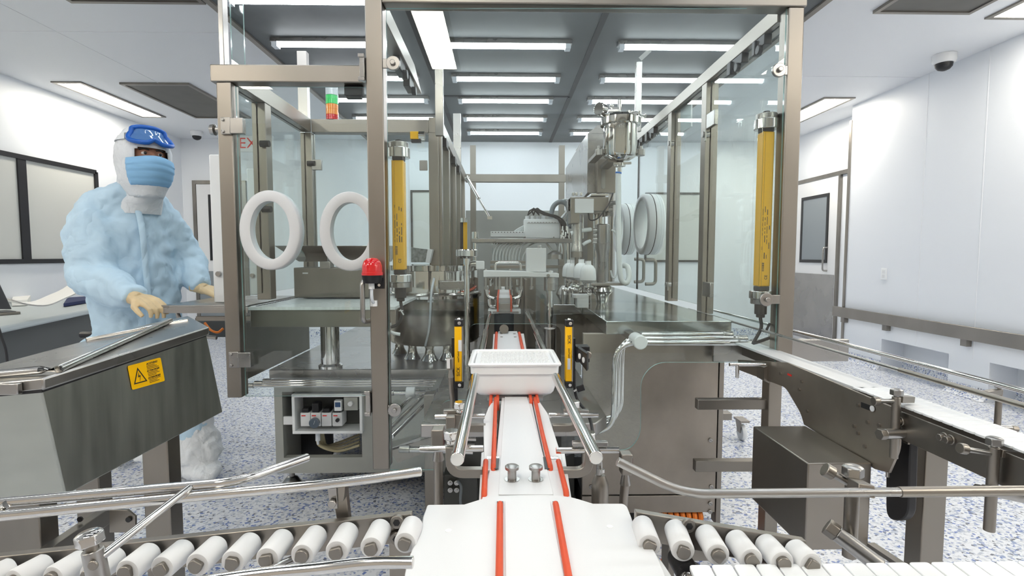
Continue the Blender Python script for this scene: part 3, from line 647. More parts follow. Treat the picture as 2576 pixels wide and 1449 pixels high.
# ================================================================ RIGHT CABINET
cb = thing('filler_cabinet', 'large stained steel cabinet with a deck top, right of the conveyor', 'cabinet', (.65, 2.6, 0))
CY = 2.15; RXC = A(1820, 1000, CY).x; ZD = A(1600, 808, CY-.06).z
dxl, dxr = A(1525, 808, CY-.06).x, A(1841, 808, CY-.06).x
q1 = PZ(1464, 766, ZD); q0 = PZ(1392, 766, ZD)
link('deck', MB().prism([V((dxl, CY-.06, ZD)), V((dxr, CY-.06, ZD)), V((dxr, 4.7, ZD)), V((q0.x, 4.7, ZD)), V((q0.x, q1.y, ZD)), V((q1.x, q1.y, ZD))], (0, 0, -.055)), mat('deck_steel', (.42, .44, .43), 1, .16, .1, (6, 6, 6), rv=.05), cb, .003)
zs = .11
link('upper_body', MB().prism([V((dxl+.04, CY+.035, ZD-.055)), V((RXC-.035, CY+.035, ZD-.055)), V((RXC-.035, 4.5, ZD-.055)), V((q0.x+.02, 4.5, ZD-.055)), V((q0.x+.02, q1.y+.03, ZD-.055)), V((q1.x+.03, q1.y+.03, ZD-.055))], (0, 0, -(ZD-.055-ZB))), STEEL, cb)
a = A(1468, 1200, CY); zseam = A(1600, 1246, CY).z; zbt = A(1700, 1290, CY).z
link('front_panel', MB().box(.345, CY, zseam+.003, A(1806, 1000, CY).x, CY+.03, ZD-.06), STAIN, cb, .002)
link('corner_post', MB().box(A(1808, 1000, CY).x, CY-.002, .03, RXC, CY+.05, ZD-.055), STEEL, cb, .002)
link('side_panel', MB().box(RXC-.03, CY+.05, .09, RXC-.004, 4.4, ZD-.06), STEELD, cb)
link('plinth', MB().box(.345, CY+.001, zbt, A(1806, 1000, CY).x, CY+.03, zseam-.003), STAIN, cb, .002)
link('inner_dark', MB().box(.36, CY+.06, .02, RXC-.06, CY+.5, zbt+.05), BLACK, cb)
c = A(1702, 820, CY)
for px, py in ((1787, 1107), (1789, 1224), (1787, 1266), (1786, 1287), (1487, 1224)):
    c = A(px, py, CY); s_ = link('slotted_screw', MB().cyl(c, c+V((0, -.006, 0)), .0095, n=14), STEELL, cb, .002); link('slot', MB().bar(c+V((-.006, -.0065, .004)), c+V((.006, -.0065, -.004)), .002, .001), BLACK, s_)
c0 = A(1796, 855, CY-.05); c1 = A(1956, 910, CY-.05)
link('side_channel', MB().box(c0.x, CY-.05, c1.z, c1.x+.3, CY-.03, c0.z), STEELL, cb, .003)
oc = MB()
for k in range(9): c = A(1640+k*15, 1300, CY+.02); oc.tube(sweep([c+V((0, .03, .04)), c+V((.004, -.005, 0)), c+V((.0, .02, -.04)), c+V((-.0, .06, -.06))], 5), .011, 8)
tag(one('orange_cables', oc, CABLEO, 'bundle of orange cables hanging under the right cabinet plinth', 'cables'), 'bundle of orange cables hanging under the right cabinet plinth', 'cables')
oc = MB()
for k in range(5): oc.tube(sweep([A(1672+k*7, 1355, 1.2+k*.02), A(1690+k*4, 1385, 1.2), A(1672+k*3, 1415, 1.2), A(1650+k*8, 1470, 1.2)], 6), .011, 8)
one('orange_cables', oc, CABLEO, 'looped orange cables showing behind the right edge of the white table', 'cables')

# ================================================================ SORTING BOWL
bc = V((A(1092, 750, 2.92).x, 2.92, 0)); r = .255
z_ = lambda py: A(1092, py, 2.92-.2).z
bw = thing('sorting_bowl', 'round polished steel bowl on legs behind the left glass', 'bowl', (bc.x, bc.y, ZB))
link('drum', MB().lathe(bc, [(.10, z_(868)), (r-.01, z_(868)), (r, z_(862)), (r, z_(752))], n=48), mat('drum_steel', (.30, .29, .265), 1, .24, .1, (8, 8, 1)), bw)
link('bowl_wall', MB().lathe(bc, [(r-.004, z_(748)), (r-.004, z_(682)), (r-.02, z_(682)), (r-.02, z_(740))], n=48), MIRROR, bw)
link('clamp_band', MB().lathe(bc, [(r, z_(752)), (r+.012, z_(751)), (r+.014, z_(744)), (r+.005, z_(742)), (r+.012, z_(739)), (r, z_(736))], n=48), CHROME, bw)
link('rim', MB().lathe(bc, [(r-.02, z_(681)), (r+.012, z_(681)), (r+.014, z_(668)), (r-.02, z_(667))], n=48), MIRROR, bw)
for dx, dy in ((-.1, -.15), (.09, -.17), (.0, -.2), (-.2, .0)):
    link('leg', MB().lathe((bc.x+dx, bc.y+dy, ZB), [(.045, 0), (.028, .03), (.022, .06), (.03, z_(866)-ZB)]), CHROME, bw)
link('label_plate', MB().box(bc.x-.0, bc.y-r-.003, z_(758), bc.x+.03, bc.y-r+.004, z_(753)), WHITEP, bw)
cc = A(1115, 700, 2.62); link('side_bracket', MB().box(cc.x-.02, 2.63, cc.z-.06, cc.x+.11, 2.66, cc.z-.015), STEELL, bw, .003)
link('hose', MB().tube(sweep([A(1092, 700, 2.64), A(1085, 740, 2.62), A(1080, 820, 2.62), A(1070, 870, 2.64)], 6), .006, 7), CLEARL, bw)
# post with a star knob by the bowl
kp = thing('clamp_post', 'polished post with a round fluted knob beside the bowl', 'post', A(1174, 900, 2.5)); c = A(1174, 640, 2.5)
link('post', MB().cyl((c.x, 2.5, ZB), (c.x, 2.5, c.z), .014, n=14), CHROME, kp)
m = MB(); N = 32; rg = lambda z, s: [V((c.x+s*(.05+.003*math.cos(8*2*PI*i/N))*math.cos(2*PI*i/N), 2.5+s*(.05+.003*math.cos(8*2*PI*i/N))*math.sin(2*PI*i/N), z)) for i in range(N)]
m.loft([rg(c.z-.012, .9), rg(c.z-.008, 1), rg(c.z+.02, 1), rg(c.z+.024, .92)]); link('knob', m, MIRROR, kp)
link('hub', MB().lathe((c.x, 2.5, c.z-.05), [(.018, 0), (.018, .03), (.03, .04)]), CHROME, kp)
c = A(1208, 667, 2.5); link('white_block', MB().cbox(c, .04, .04, .04), WHITEP, kp, .004)
link('elbow', MB().tube(fil([c+V((-.055, .02, -.03)), c+V((-.05, .02, .005)), c+V((-.015, .02, .005))], .03), .016, 10), STEELL, kp)
# wire chute with perforated basket inside
c = A(1062, 640, 2.8); bk = thing('perforated_scoop', 'grey perforated scoop above the sorting bowl', 'scoop', c)
link('basket', MB().prism([A(1034, 622, 2.8), A(1078, 628, 2.8), A(1072, 660, 2.8), A(1034, 660, 2.8)], (0, .05, 0)), mat('mesh_grey', (.22, .24, .24), .5, .4, .5, (60, 60, 60)), bk)
link('white_edge', MB().prism([A(1076, 626, 2.79), A(1088, 628, 2.79), A(1080, 662, 2.79), A(1070, 661, 2.79)], (0, .06, 0)), WHITEP, bk)

# ================================================================ FILLING STATION PARTS (behind the glass)
# stainless cabinet at the far end
t = thing('rear_cabinet', 'plain grey steel cabinet at the far end behind the tubing', 'cabinet', (.2, 5.2, 0))
a, b = A(1172, 640, 5.0), A(1440, 530, 5.0); link('body', MB().box(a.x, 5.0, .02, b.x+.1, 5.5, b.z), mat('rear_panel_grey', (.36, .37, .35), .25, .5, .04), t)
# tall slanted steel tower
t = thing('drive_tower', 'tall plain steel housing behind the pressure vessel', 'machine housing', A(1500, 500, 3.1))
X0, X1 = A(1478, 400, 3.05).x, A(1537, 400, 3.05).x
zt, zl = A(1478, 335, 3.05).z, A(1500, 485, 3.05).z
link('housing', MB().prism([V((X0, 3.05, zl)), V((X0, 4.1, zl-.1)), V((X0, 4.1, zt-.03)), V((X0, 3.3, zt)), V((X0, 3.05, zt))], (X1-X0, 0, 0)), STEELL, t, .002)
link('top_wedge', MB().prism([V((X0, 3.06, zt)), V((X0+.06, 3.06, zt+.05)), V((X1, 3.06, zt+.05)), V((X1, 3.06, zt))], (0, .5, 0)), STEELL, t, .002)
a, b = A(1503, 400, 2.98), A(1548, 485, 2.98); rl = link('vertical_slide', MB().box(a.x, 2.98, b.z, b.x, 3.05, a.z), STEEL, t, .002)
c = A(1518, 415, 2.975); d = A(1518, 470, 2.975); m = MB(); m.cyl((c.x, 2.981, c.z), (c.x, 2.974, c.z), .011).cyl((c.x, 2.981, d.z), (c.x, 2.974, d.z), .011).box(c.x-.011, 2.975, d.z, c.x+.011, 2.981, c.z); link('slot', m, STEELL, rl)
link('lower_column', MB().box(X0+.03, 3.2, ZD, X1, 3.5, zl), STEELD, t)
# pressure vessel
VY = 2.75; vc = A(1560, 350, VY); k = VY/FPX
t = thing('pressure_vessel', 'shiny steel pressure vessel with a gauge, high on the right', 'vessel', vc)
zz = lambda py: A(1560, py, VY).z
link('body', MB().lathe((vc.x, VY, 0), [(.012, zz(407)), (.05, zz(404)), (.082, zz(395)), (.088, zz(386)), (.088, zz(308))], n=40), MIRROR, t)
link('flange', MB().lathe((vc.x, VY, 0), [(.09, zz(318)), (.104, zz(316)), (.105, zz(300)), (.092, zz(293)), (.0, zz(291))], n=40), MIRROR, t)
m = MB(); m.cyl((vc.x-.005, VY, zz(292)), (vc.x-.005, VY, zz(252)), .010).tube(fil([V((vc.x+.0, VY, zz(290))), V((vc.x-.005, VY, zz(278))), V((vc.x-.07, VY-.01, zz(280)))], .02), .011).ell((vc.x-.05, VY-.01, zz(268)), (.012, .012, .012), n=10, k=6).cyl((vc.x-.05, VY-.01, zz(278)), (vc.x-.05, VY-.01, zz(266)), .006).bar((vc.x-.05, VY-.01, zz(274)), (vc.x-.01, VY-.01, zz(274)), .01); link('valve', m, CHROME, t)
c = V((vc.x-.105, VY-.02, zz(278))); g_ = link('gauge', MB().cyl(c+V((.012, .01, 0)), c+V((-.018, -.014, 0)), .034, n=28), MIRROR, t, .004)
m = MB(); c = V((vc.x+.055, VY-.06, zz(296))); m.tube(sweep([c+V((-.03, -.02, 0)), c+V((.0, -.03, .008)), c+V((.05, .02, .0)), c+V((.075, .05, .012)), c+V((.07, .06, -.004))], 6), .006).cbox(c+V((-.01, -.02, 0)), .04, .02, .022).cyl(c+V((-.03, -.02, 0)), c+V((-.03, -.02, .014)), .012).cyl(c+V((.02, -.01, 0)), c+V((.02, -.01, .014)), .012).bar(c+V((.04, 0, -.01)), c+V((.10, .05, -.03)), .004); link('clamp', m, CHROME, t, .002)
for s_ in (-1, 1):
    c = V((vc.x+s_*.108, VY, zz(382))); link('lug', MB().lathe(c, [(.024, -.02), (.024, .012), (.012, .014), (.012, .03)]).cbox(c+V((-s_*.02, 0, 0)), .03, .03, .02), STEELL, t, .002)
m = MB(); m.lathe((vc.x, VY, 0), [(.012, zz(434)), (.012, zz(421)), (.03, zz(419)), (.03, zz(411)), (.012, zz(405))]).bar((vc.x-.04, VY-.02, zz(414)), (vc.x+.055, VY-.02, zz(412)), .014, .012); link('outlet_clamp', m, CHROME, t)
hx = A(1555, 600, VY).x
pts = [V((vc.x-.008, VY, zz(434))), V((hx-.002, VY, zz(470))), V((hx, VY, zz(560))), V((hx+.008, VY, zz(660))), V((hx+.02, VY, zz(702))), V((hx+.045, VY, zz(712))), V((hx+.065, VY+.01, zz(697))), V((hx+.06, VY+.03, zz(672))), V((hx+.04, VY+.05, zz(668)))]
link('feed_hose', MB().tube(sweep(pts, 8), .0145, 12), HOSE, t); link('blue_band', MB().cyl((vc.x-.007, VY, zz(437)), (vc.x-.006, VY, zz(433)), .0165), SKYB, t)
link('support_arm', MB().box(X0+.06, VY-.0, zz(408), X1-.03, 2.98, zz(398)).box(vc.x-.13, VY-.015, zz(392), vc.x-.09, 2.98, zz(383)), STEELD, t)
def column(px, y0, y1, rpx, Y, label, extra=None):
    c = A(px, y1, Y); z0 = A(px, y1, Y).z; z1 = A(px, y0, Y).z; r = rpx*Y/FPX
    t = thing('lift_cylinder', label, 'column', c); return t, c, z0, z1, r
t, c, z0, z1, r = column(1514, 566, 748, 17, 2.85, 'thick polished lift cylinder right of the plastic bottles')
link('sleeve', MB().lathe((c.x, 2.85, 0), [(r*.82, A(1514, 720, 2.85).z), (r*.82, A(1514, 640, 2.85).z), (r*1.08, A(1514, 624, 2.85).z), (r*1.05, z1), (r*.9, z1+.004)], n=28), STEELL, t)
link('ball_base', MB().lathe((c.x, 2.85, 0), [(.028, ZD), (.04, A(0, 745, 2.85).z), (.062, A(0, 734, 2.85).z), (.052, A(0, 722, 2.85).z), (.03, A(0, 718, 2.85).z)], n=28), MIRROR, t)
link('cross_plate', MB().box(A(1485, 716, 2.8).x, 2.78, A(0, 720, 2.8).z, A(1566, 716, 2.8).x, 2.93, A(0, 713, 2.8).z), STEELL, t, .002)
link('inner_rod', MB().cyl((c.x+.0, 2.9, z1), (c.x+.0, 2.9, A(0, 500, 2.9).z), r*.5), CHROME, t)
link('side_ports', MB().cyl((c.x-.055, 2.84, A(0, 577, 2.84).z), (c.x-.03, 2.84, A(0, 577, 2.84).z), .01).cyl((c.x-.055, 2.84, A(0, 590, 2.84).z), (c.x-.03, 2.84, A(0, 590, 2.84).z), .01).cyl((c.x-.055, 2.84, A(0, 600, 2.84).z), (c.x-.03, 2.84, A(0, 600, 2.84).z), .012).cyl((c.x-.055, 2.84, A(0, 609, 2.84).z), (c.x-.03, 2.84, A(0, 609, 2.84).z), .01), CHROME, t)
link('white_hose', MB().tube(sweep([A(1486, 577, 2.84), A(1455, 581, 2.8), A(1436, 588, 2.8)], 8), .012, 10).tube(sweep([A(1484, 606, 2.84), A(1475, 610, 2.82), A(1466, 616, 2.82)], 6), .010, 10).tube(sweep([A(1538, 578, 2.84), A(1550, 590, 2.84), A(1557, 640, 2.84), A(1552, 690, 2.84), A(1541, 698, 2.84), A(1536, 680, 2.84)], 8), .0055, 8), HOSE, t)
t, c, z0, z1, r = column(1451, 560, 650, 12, 2.8, 'slim polished cylinder left of the thick column, above the bottles')
link('barrel', MB().lathe((c.x, 2.8, 0), [(r*1.25, A(0, 632, 2.8).z), (r*1.22, A(0, 626, 2.8).z), (r, A(0, 617, 2.8).z), (r, z1)], n=24), STEELL, t)
link('foot', MB().lathe((c.x, 2.8, 0), [(r*1.3, A(0, 648, 2.8).z), (r*1.3, A(0, 633, 2.8).z)], n=24).cyl((c.x, 2.8, ZD), (c.x, 2.8, A(0, 648, 2.8).z), .012), STEELD, t)
# head block with a white cover
t = thing('pump_head', 'steel block with a white cover plate on the filling columns', 'machine block', A(1480, 530, 2.8))
a, b = A(1436, 530, 2.74), A(1534, 487, 2.74)
link('block', MB().box(a.x, 2.76, a.z, b.x, 2.92, A(0, 492, 2.76).z), STEEL, t, .003)
link('left_leg', MB().box(a.x, 2.75, A(0, 560, 2.75).z, A(1463, 0, 2.75).x, 2.85, A(0, 493, 2.75).z), STEEL, t, .003)
p0, p1 = A(1446, 536, 2.745), A(1494, 500, 2.745); link('white_cover', MB().box(p0.x, 2.744, p0.z, p1.x, 2.76, p1.z), WHITEP, t, .002)
m = MB()
for px in (1442, 1450, 1462): m.cyl(A(px, 492, 2.8), A(px, 484, 2.8), .008)
m.box(A(1490, 0, 2.8).x, 2.78, A(0, 490, 2.8).z, A(1535, 0, 2.8).x, 2.95, A(0, 484, 2.8).z); link('fittings', m, CHROME, t, .002)
link('cable', MB().tube(sweep([A(1542, 486, 2.74), A(1530, 515, 2.73), A(1505, 548, 2.73), A(1485, 553, 2.74), A(1480, 536, 2.75)], 8), .004, 7), RUBBER, t)
link('right_ports', MB().cyl(A(1530, 512, 2.8), A(1548, 510, 2.8), .012).cyl(A(1530, 528, 2.8), A(1540, 527, 2.8), .012).box(A(1535, 0, 2.82).x, 2.82, A(0, 540, 2.82).z, A(1548, 0, 2.82).x, 2.9, A(0, 505, 2.82).z), STEELL, t)
link('guide_rod', MB().cyl(A(1466, 540, 2.82), A(1466, 600, 2.82), .005).cyl(A(1500, 536, 2.9), A(1500, 740, 2.9), .018), CHROME, t)
# plastic bottles under the columns
bt_ = None; nm = ['largest, nearest translucent plastic bottle under the columns', 'second translucent plastic bottle, behind the nearest one', 'third translucent plastic bottle, partly hidden', 'leftmost translucent plastic bottle of the four under the columns']
for i, (px, Y) in enumerate(((1479, 2.62), (1462, 2.72), (1442, 2.9), (1432, 3.0))):
    c = A(px, 712, 2.62) if i == 0 else A(px, 708-i*2, Y); Yi = Y; s_ = 1.0
    if bt_ is None:
        bt_ = thing('plastic_bottle', nm[0], 'bottle', c, 'translucent bottles under the columns'); f0 = c
        link('bottle_body', MB().lathe(c, [(.010, -.002), (.012, .0), (.03, .004), (.041, .016), (.042, .03), (.039, .062), (.036, .074), (.026, .088), (.016, .094), (.015, .112), (.017, .114)], n=26), MILKY, bt_)
        link('neck_fitting', MB().lathe(c, [(.009, -.022), (.009, -.002)]).cyl(c+V((-.02, 0, -.018)), c+V((.02, 0, -.018)), .006), CHROME, bt_)
    else: copy_tree(bt_, c-f0, nm[i], 'translucent bottles under the columns')
# small fittings manifold under the bottles
t = thing('valve_manifold', 'cluster of shiny valves and fittings on the deck under the bottles', 'fittings', A(1460, 745, 2.8)); m = MB(); m2 = MB()
for i in range(16):
    p = A(random.uniform(1415, 1500), random.uniform(712, 742), random.uniform(2.7, 3.0)); d = V((random.uniform(-1, 1), random.uniform(-.4, .4), random.uniform(-.5, .5))).normalized()
    m.cyl(p-d*.02, p+d*.02, random.uniform(.006, .012), n=10); m.ell(p, (.013,)*3, n=10, k=6)
m2.lathe((A(1420, 730, 2.9).x, 2.9, ZD), [(.02, 0), (.03, .02), (.05, .05), (.04, .08), (.02, .1)], n=10)
for i in range(5): x = A(1420+i*18, 0, 2.85).x; m2.cyl((x, 2.85, ZD), (x, 2.85, ZD+.09), .007, n=8)
link('valves', m, CHROME, t); link('stand', m2, STEELL, t)
# white stop block on the deck
t = thing('stop_block', 'small white L-shaped plastic block on the deck corner', 'block', PZ(1455, 760, ZD))
a = A(1440, 752, 2.66); b = A(1478, 740, 2.66); link('arm', MB().prism(fil([V((a.x, 2.62, b.z)), V((b.x, 2.62, b.z)), V((b.x, 2.70, b.z)), V((a.x, 2.70, b.z))], [.03, 0, 0, .03], 5, True), (0, 0, -.018)), WHITEP, t, .002)
link('foot', MB().box(A(1458, 0, 2.62).x, 2.62, ZD, b.x, 2.69, b.z-.018), WHITEP, t, .002)
# white transfer arm on its post
AY = 2.42
t = thing('transfer_gripper', 'long white plastic arm on a polished post above the conveyor', 'arm', (A(1384, 850, AY).x, AY, ZB))
za = lambda py: A(1300, py, AY).z
pts = [A(1216, 681, AY), A(1322, 683, AY), A(1345, 685, AY), A(1406, 688, AY), A(1406, 698, AY), A(1345, 697, AY), A(1322, 696, AY), A(1216, 697, AY)]
link('arm_plate', MB().prism(pts, (0, .10, 0)), WHITEP, t, .002)
a, b = A(1324, 684, AY+.02), A(1374, 624, AY+.02); link('white_block', MB().box(a.x, AY+.02, a.z, b.x, AY+.09, b.z), WHITEP, t, .002)
c = A(1357, 624, AY+.05); link('top_bolt', MB().hex(c, c+V((0, 0, .014)), .012), STEELL, t, .002)
c = A(1379, 693, AY-.001); link('front_bolt', MB().cyl(c, c+V((0, -.006, 0)), .008), STEELL, t, .001)
c = A(1385, 688, AY+.05); link('post_cap', MB().hex(c, c+V((0, 0, .014)), .014), CHROME, t, .002)
px_ = A(1383, 750, AY+.05).x; m = MB(); m.cyl((px_, AY+.05, A(0, 735, AY).z), (px_, AY+.05, A(0, 699, AY).z), .029, n=26); link('upper_sleeve', m, STEELL, t, .002)
link('post', MB().cyl((px_, AY+.05, ZB), (px_, AY+.05, A(0, 735, AY).z), .0145, n=18), CHROME, t)
link('lower_sleeve', MB().cyl((px_, AY+.05, ZB), (px_, AY+.05, A(0, 834, AY).z), .028, n=26).lathe((px_, AY+.05, A(0, 834, AY).z), [(.030, -.004), (.030, .002), (.02, .006)]), STEELL, t, .002)
a, b = A(1246, 680, AY+.05), A(1310, 661, AY+.05); link('pull_handle', MB().tube(fil([a, V((a.x, AY+.05, b.z)), V((b.x, AY+.05, b.z)), V((b.x, AY+.05, a.z))], .016), .0055, 10), CHROME, t)
for px in (1222, 1248, 1256, 1275, 1283, 1311, 1337): c = A(px, 697, AY+.05); link('gripper_finger', MB().cyl(c+V((0, 0, .0)), c+V((0, 0, -.045)), .0065, n=10).cyl(c+V((0, 0, -.06)), c+V((0, 0, -.045)), .01, n=10), STEELL, t)
for px in (1222, 1246, 1283, 1311): c = A(px, 680, AY+.05); link('screw', MB().cyl(c, c+V((0, 0, .007)), .006, n=10), CHROME, t)
# valve box with black cables
BXY = 3.3
t = thing('junction_box', 'white plastic junction box with black cables above the filling needles', 'box', A(1364, 602, BXY))
a, b = A(1318, 600, BXY), A(1409, 551, BXY); bx = link('box', MB().box(a.x, BXY, a.z, b.x, BXY+.15, b.z), MILKY, t, .004)
link('lid', MB().box(a.x+.02, BXY-.006, b.z-.026, b.x-.006, BXY, b.z-.018), WHITEP, bx); link('screw', MB().cyl((a.x+.008, BXY-.003, a.z+.008), (a.x+.008, BXY, a.z+.008), .004, n=8).cyl((b.x-.04, BXY-.003, a.z+.008), (b.x-.04, BXY, a.z+.008), .004, n=8), STEELD, bx)
m = MB()
for k in range(10): x = a.x+.032+k*.0185; m.cyl((x, BXY-.0075, b.z-.022), (x, BXY-.006, b.z-.022), .003, n=8)
link('contact', m, STEELD, bx)
m = MB()
for k in range(4): x = A(1328+k*14, 0, BXY).x; m.cyl((x, BXY+.05, b.z), (x, BXY+.05, b.z+.022), .0135, n=14)
link('cable_gland', m, WHITEP, t, .002)
m = MB()
for k in range(7):
    e = A(1420+random.uniform(-6, 10), 590+random.uniform(0, 14), BXY-.03); m.tube(sweep([A(1328+(k % 4)*14, 541, BXY+.05), A(1336+k*3, 528-k % 3*2, BXY), A(1365+k, 535+k % 3*2, BXY-.02), A(1395+k*2, 544+k % 4*2, BXY-.03), A(1410+k*2, 562, BXY-.03), e], 5), .0045, 6)
link('black_cable', m, RUBBER, t)
m = MB()
for k in range(9): p = A(random.uniform(1408, 1428), random.uniform(575, 606), BXY-.03); m.cyl(p, p+V((0, 0, .03)), .006, n=8)
link('connector', m, CHROME, t)
link('grey_conduit', MB().tube(sweep([A(1385, 548, BXY+.1), A(1392, 520, BXY+.1), A(1408, 508, BXY+.1), A(1425, 514, BXY+.1), A(1433, 540, BXY+.1), A(1431, 575, BXY+.1)], 8), .016, 10), GREYP, t)
link('white_tubing', MB().tube(sweep([A(1400, 512, BXY+.15), A(1415, 503, BXY+.15), A(1440, 502, BXY+.15)], 6), .006, 7).tube(sweep([A(1412, 550, BXY+.15), A(1425, 535, BXY+.15), A(1440, 515, BXY+.15)], 6), .01, 7), HOSE, t)
# needle holder beam, needles, tubing
t = thing('needle_bridge', 'steel cross bridge carrying a row of filling needles and white tubing', 'filling bridge', A(1310, 605, 3.25))
a, b = A(1186, 610, 3.2), A(1440, 600, 3.2); link('bridge_beam', MB().box(a.x, 3.2, a.z, b.x, 3.42, b.z), STEELL, t, .003)
for px in (1195, 1428): c = A(px, 605, 3.3); link('post', MB().cyl((c.x, 3.3, ZB), (c.x, 3.3, c.z), .014).cyl((c.x, 3.3, c.z), (c.x, 3.3, c.z+.055), .022), CHROME, t)
a, b = A(1234, 596, 3.22), A(1320, 582, 3.22); nb = link('white_bar', MB().box(a.x, 3.22, a.z, b.x, 3.30, b.z), WHITEP, t, .002)
m = MB(); [m.cyl(A(1239+k*7.6, 584.5, 3.219), A(1239+k*7.6, 584.5, 3.222), .003, n=8) for k in range(11)]; link('screw_hole', m, BLACK, nb)
for k in range(10):
    px = 1239.5+k*7.5; c = A(px, 611, 3.28); e = A(px, 655, 3.28)
    link('needle', MB().cyl((c.x, 3.28, e.z), (c.x, 3.28, c.z-.03), .0022, n=6).cyl((c.x, 3.28, c.z-.012), (c.x, 3.28, c.z), .007, n=8), CHROME, t)
m = MB()
for k in range(9):
    px = 1240+k*8.2; m.tube(sweep([A(px, 655, 3.24), A(px+1, 640, 3.24), A(px+7, 622, 3.24), A(px+18, 612, 3.25), A(px+30, 606, 3.3)], 5), .0045, 6)
for k in range(5): m.tube(sweep([A(1285+k*6, 592, 3.36), A(1300+k*4, 578-k, 3.36), A(1322, 566+k*3, 3.36)], 5), .005, 6)
m.tube(sweep([A(1314, 655, 3.26), A(1318, 640, 3.26), A(1330, 620, 3.26), A(1355, 606, 3.3)], 5), .006, 6).tube(sweep([A(1372, 608, 3.26), A(1384, 624, 3.26), A(1394, 634, 3.26)], 5), .006, 6).tube(sweep([A(1398, 610, 3.26), A(1402, 620, 3.26), A(1400, 632, 3.26)], 5), .005, 6).tube(sweep([A(1408, 612, 3.2), A(1406, 640, 3.2), A(1411, 648, 3.2), A(1414, 630, 3.2), A(1411, 612, 3.2)], 6), .004, 6)
link('white_tubing', m, HOSE, t)
a, b = A(1234, 663, 3.2), A(1322, 656, 3.2); link('lower_rail', MB().box(a.x, 3.2, a.z, b.x, 3.34, b.z).box(a.x, 3.16, A(0, 676, 3.16).z, A(1430, 0, 3.16).x, 3.18, A(0, 668, 3.16).z), STEEL, t, .002)
c = A(1396, 650, 3.2); link('pump_body', MB().lathe((c.x, 3.2, 0), [(.05, A(0, 652, 3.2).z), (.05, A(0, 640, 3.2).z), (.03, A(0, 634, 3.2).z), (.012, A(0, 630, 3.2).z)]), STEELL, t)
# inner track modules between glass and needles (white blocks with orange belts)
t = thing('inner_conveyor', 'small white and orange transport track deep inside the machine', 'conveyor', A(1267, 790, 2.75))
def wb(x0, x1, y0, y1, Y0, Y1, m, nm='track_block'):
    a, b = A(x0, y1, Y0), A(x1, y0, Y0); return link(nm, MB().box(a.x, Y0, a.z, b.x, Y1, b.z), m, t, .002)
wb(1254, 1284, 763, 787, 2.62, 2.9, STEELL, 'steel_block'); wb(1250, 1288, 749, 763, 2.64, 2.9, WHITEP); wb(1254, 1282, 734, 747, 2.85, 3.1, WHITEP); wb(1256, 1278, 722, 732, 3.05, 3.3, WHITEP)
for x in (1252, 1286): link('orange_belt', MB().tube(fil([A(x, 787, 2.6), A(x, 752, 2.6), A(x-(x-1268)*.1, 738, 2.8), A(x-(x-1268)*.25, 715, 3.2)], .03), .0055, 8), ORANGE, t)
for s_ in (-1, 1):
    cx = 1268+s_*28; m = MB(); m.tube(sweep([A(1268+s_*45, 726, 2.7), A(1268+s_*40, 745, 2.7), A(1268+s_*24, 752, 2.68)], 5), .009).tube(sweep([A(1268+s_*38, 752, 2.65), A(1268+s_*34, 770, 2.65), A(1268+s_*20, 772, 2.63)], 5), .011)
    for i in range(8): p = A(cx+random.uniform(-12, 12), random.uniform(712, 770), random.uniform(2.65, 2.9)); m.cyl(p, p+V((0, 0, .03)), .008, n=8)
    link('fittings', m, CHROME, t); a, b = A(cx-12, 790, 2.62), A(cx+14, 779, 2.62); link('white_foot', MB().box(a.x, 2.62, a.z, b.x, 2.70, b.z), MILKY, t, .002)
link('back_plate', MB().box(A(1215, 0, 3.1).x, 3.1, ZB, A(1350, 0, 3.1).x, 3.12, A(0, 700, 3.1).z), STEELD, t)
link('cross_plate', MB().box(A(1238, 0, 2.6).x, 2.58, A(0, 790, 2.6).z, A(1305, 0, 2.6).x, 2.9, A(0, 787, 2.6).z), STEELD, t); link('motor', MB().cyl(A(1268, 790, 2.6), A(1268, 835, 2.6), .05, n=20), RUBBER, t)
link('mirror_plate', MB().box(A(1322, 0, 2.9).x, 2.9, ZB, A(1328, 0, 2.9).x, 3.1, A(0, 705, 2.9).z), STEELD, t)
# glass base rim lines in front of the track and the side rod
# signal tower
SY = BY+.03; a = A(836, 300, SY); t = thing('signal_tower', 'signal tower with white, green, amber and red lenses on the left beam', 'signal light', (a.x, SY, zm1)); r = .033; H = .215
for i, (nm_, m_) in enumerate((('red_lens', REDL), ('amber_lens', AMBERL), ('green_lens', GREENL), ('white_lens', CLEARL))):
    z0 = zm1+[0, .028, .085, .132][i]; z1 = zm1+[.028, .085, .132, .185][i]; link(nm_, MB().lathe((a.x, SY, 0), [(r, z0+.001), (r, (z0+z1)/2), (r*.97, (z0+z1)/2+.001), (r, (z0+z1)/2+.002), (r, z1-.001)], n=24), m_, t)
# red beacon on the front post
bx = A(943, 690, FY); t = thing('beacon_lamp', 'red dome beacon lamp on the left front post', 'warning light', (bx.x, FY-.02, A(0, 750, FY).z)); zq = lambda py: A(943, py, FY-.03).z; yb = FY-.036
link('dome', MB().lathe((bx.x, yb, 0), [(.036, zq(692)), (.036, zq(685)), (.034, zq(684)), (.033, zq(668)), (.028, zq(657)), (.018, zq(650)), (0, zq(648))], n=30), REDL, t)
link('base', MB().lathe((bx.x, yb, 0), [(.027, zq(712)), (.032, zq(704)), (.035, zq(692))], n=30), BLACK, t)
link('mount_plate', MB().prism([V((bx.x+q[0], FY-.012, zq(q[1]))) for q in ((-.025, 704), (.033, 700), (.033, 727), (-.015, 727), (-.015, 715))], (0, .01, 0)), BLACK, t)
c = V((bx.x+.018, FY-.013, zq(718))); link('mount_screw', MB().cyl(c, c+V((0, -.004, 0)), .005, n=10), CHROME, t)
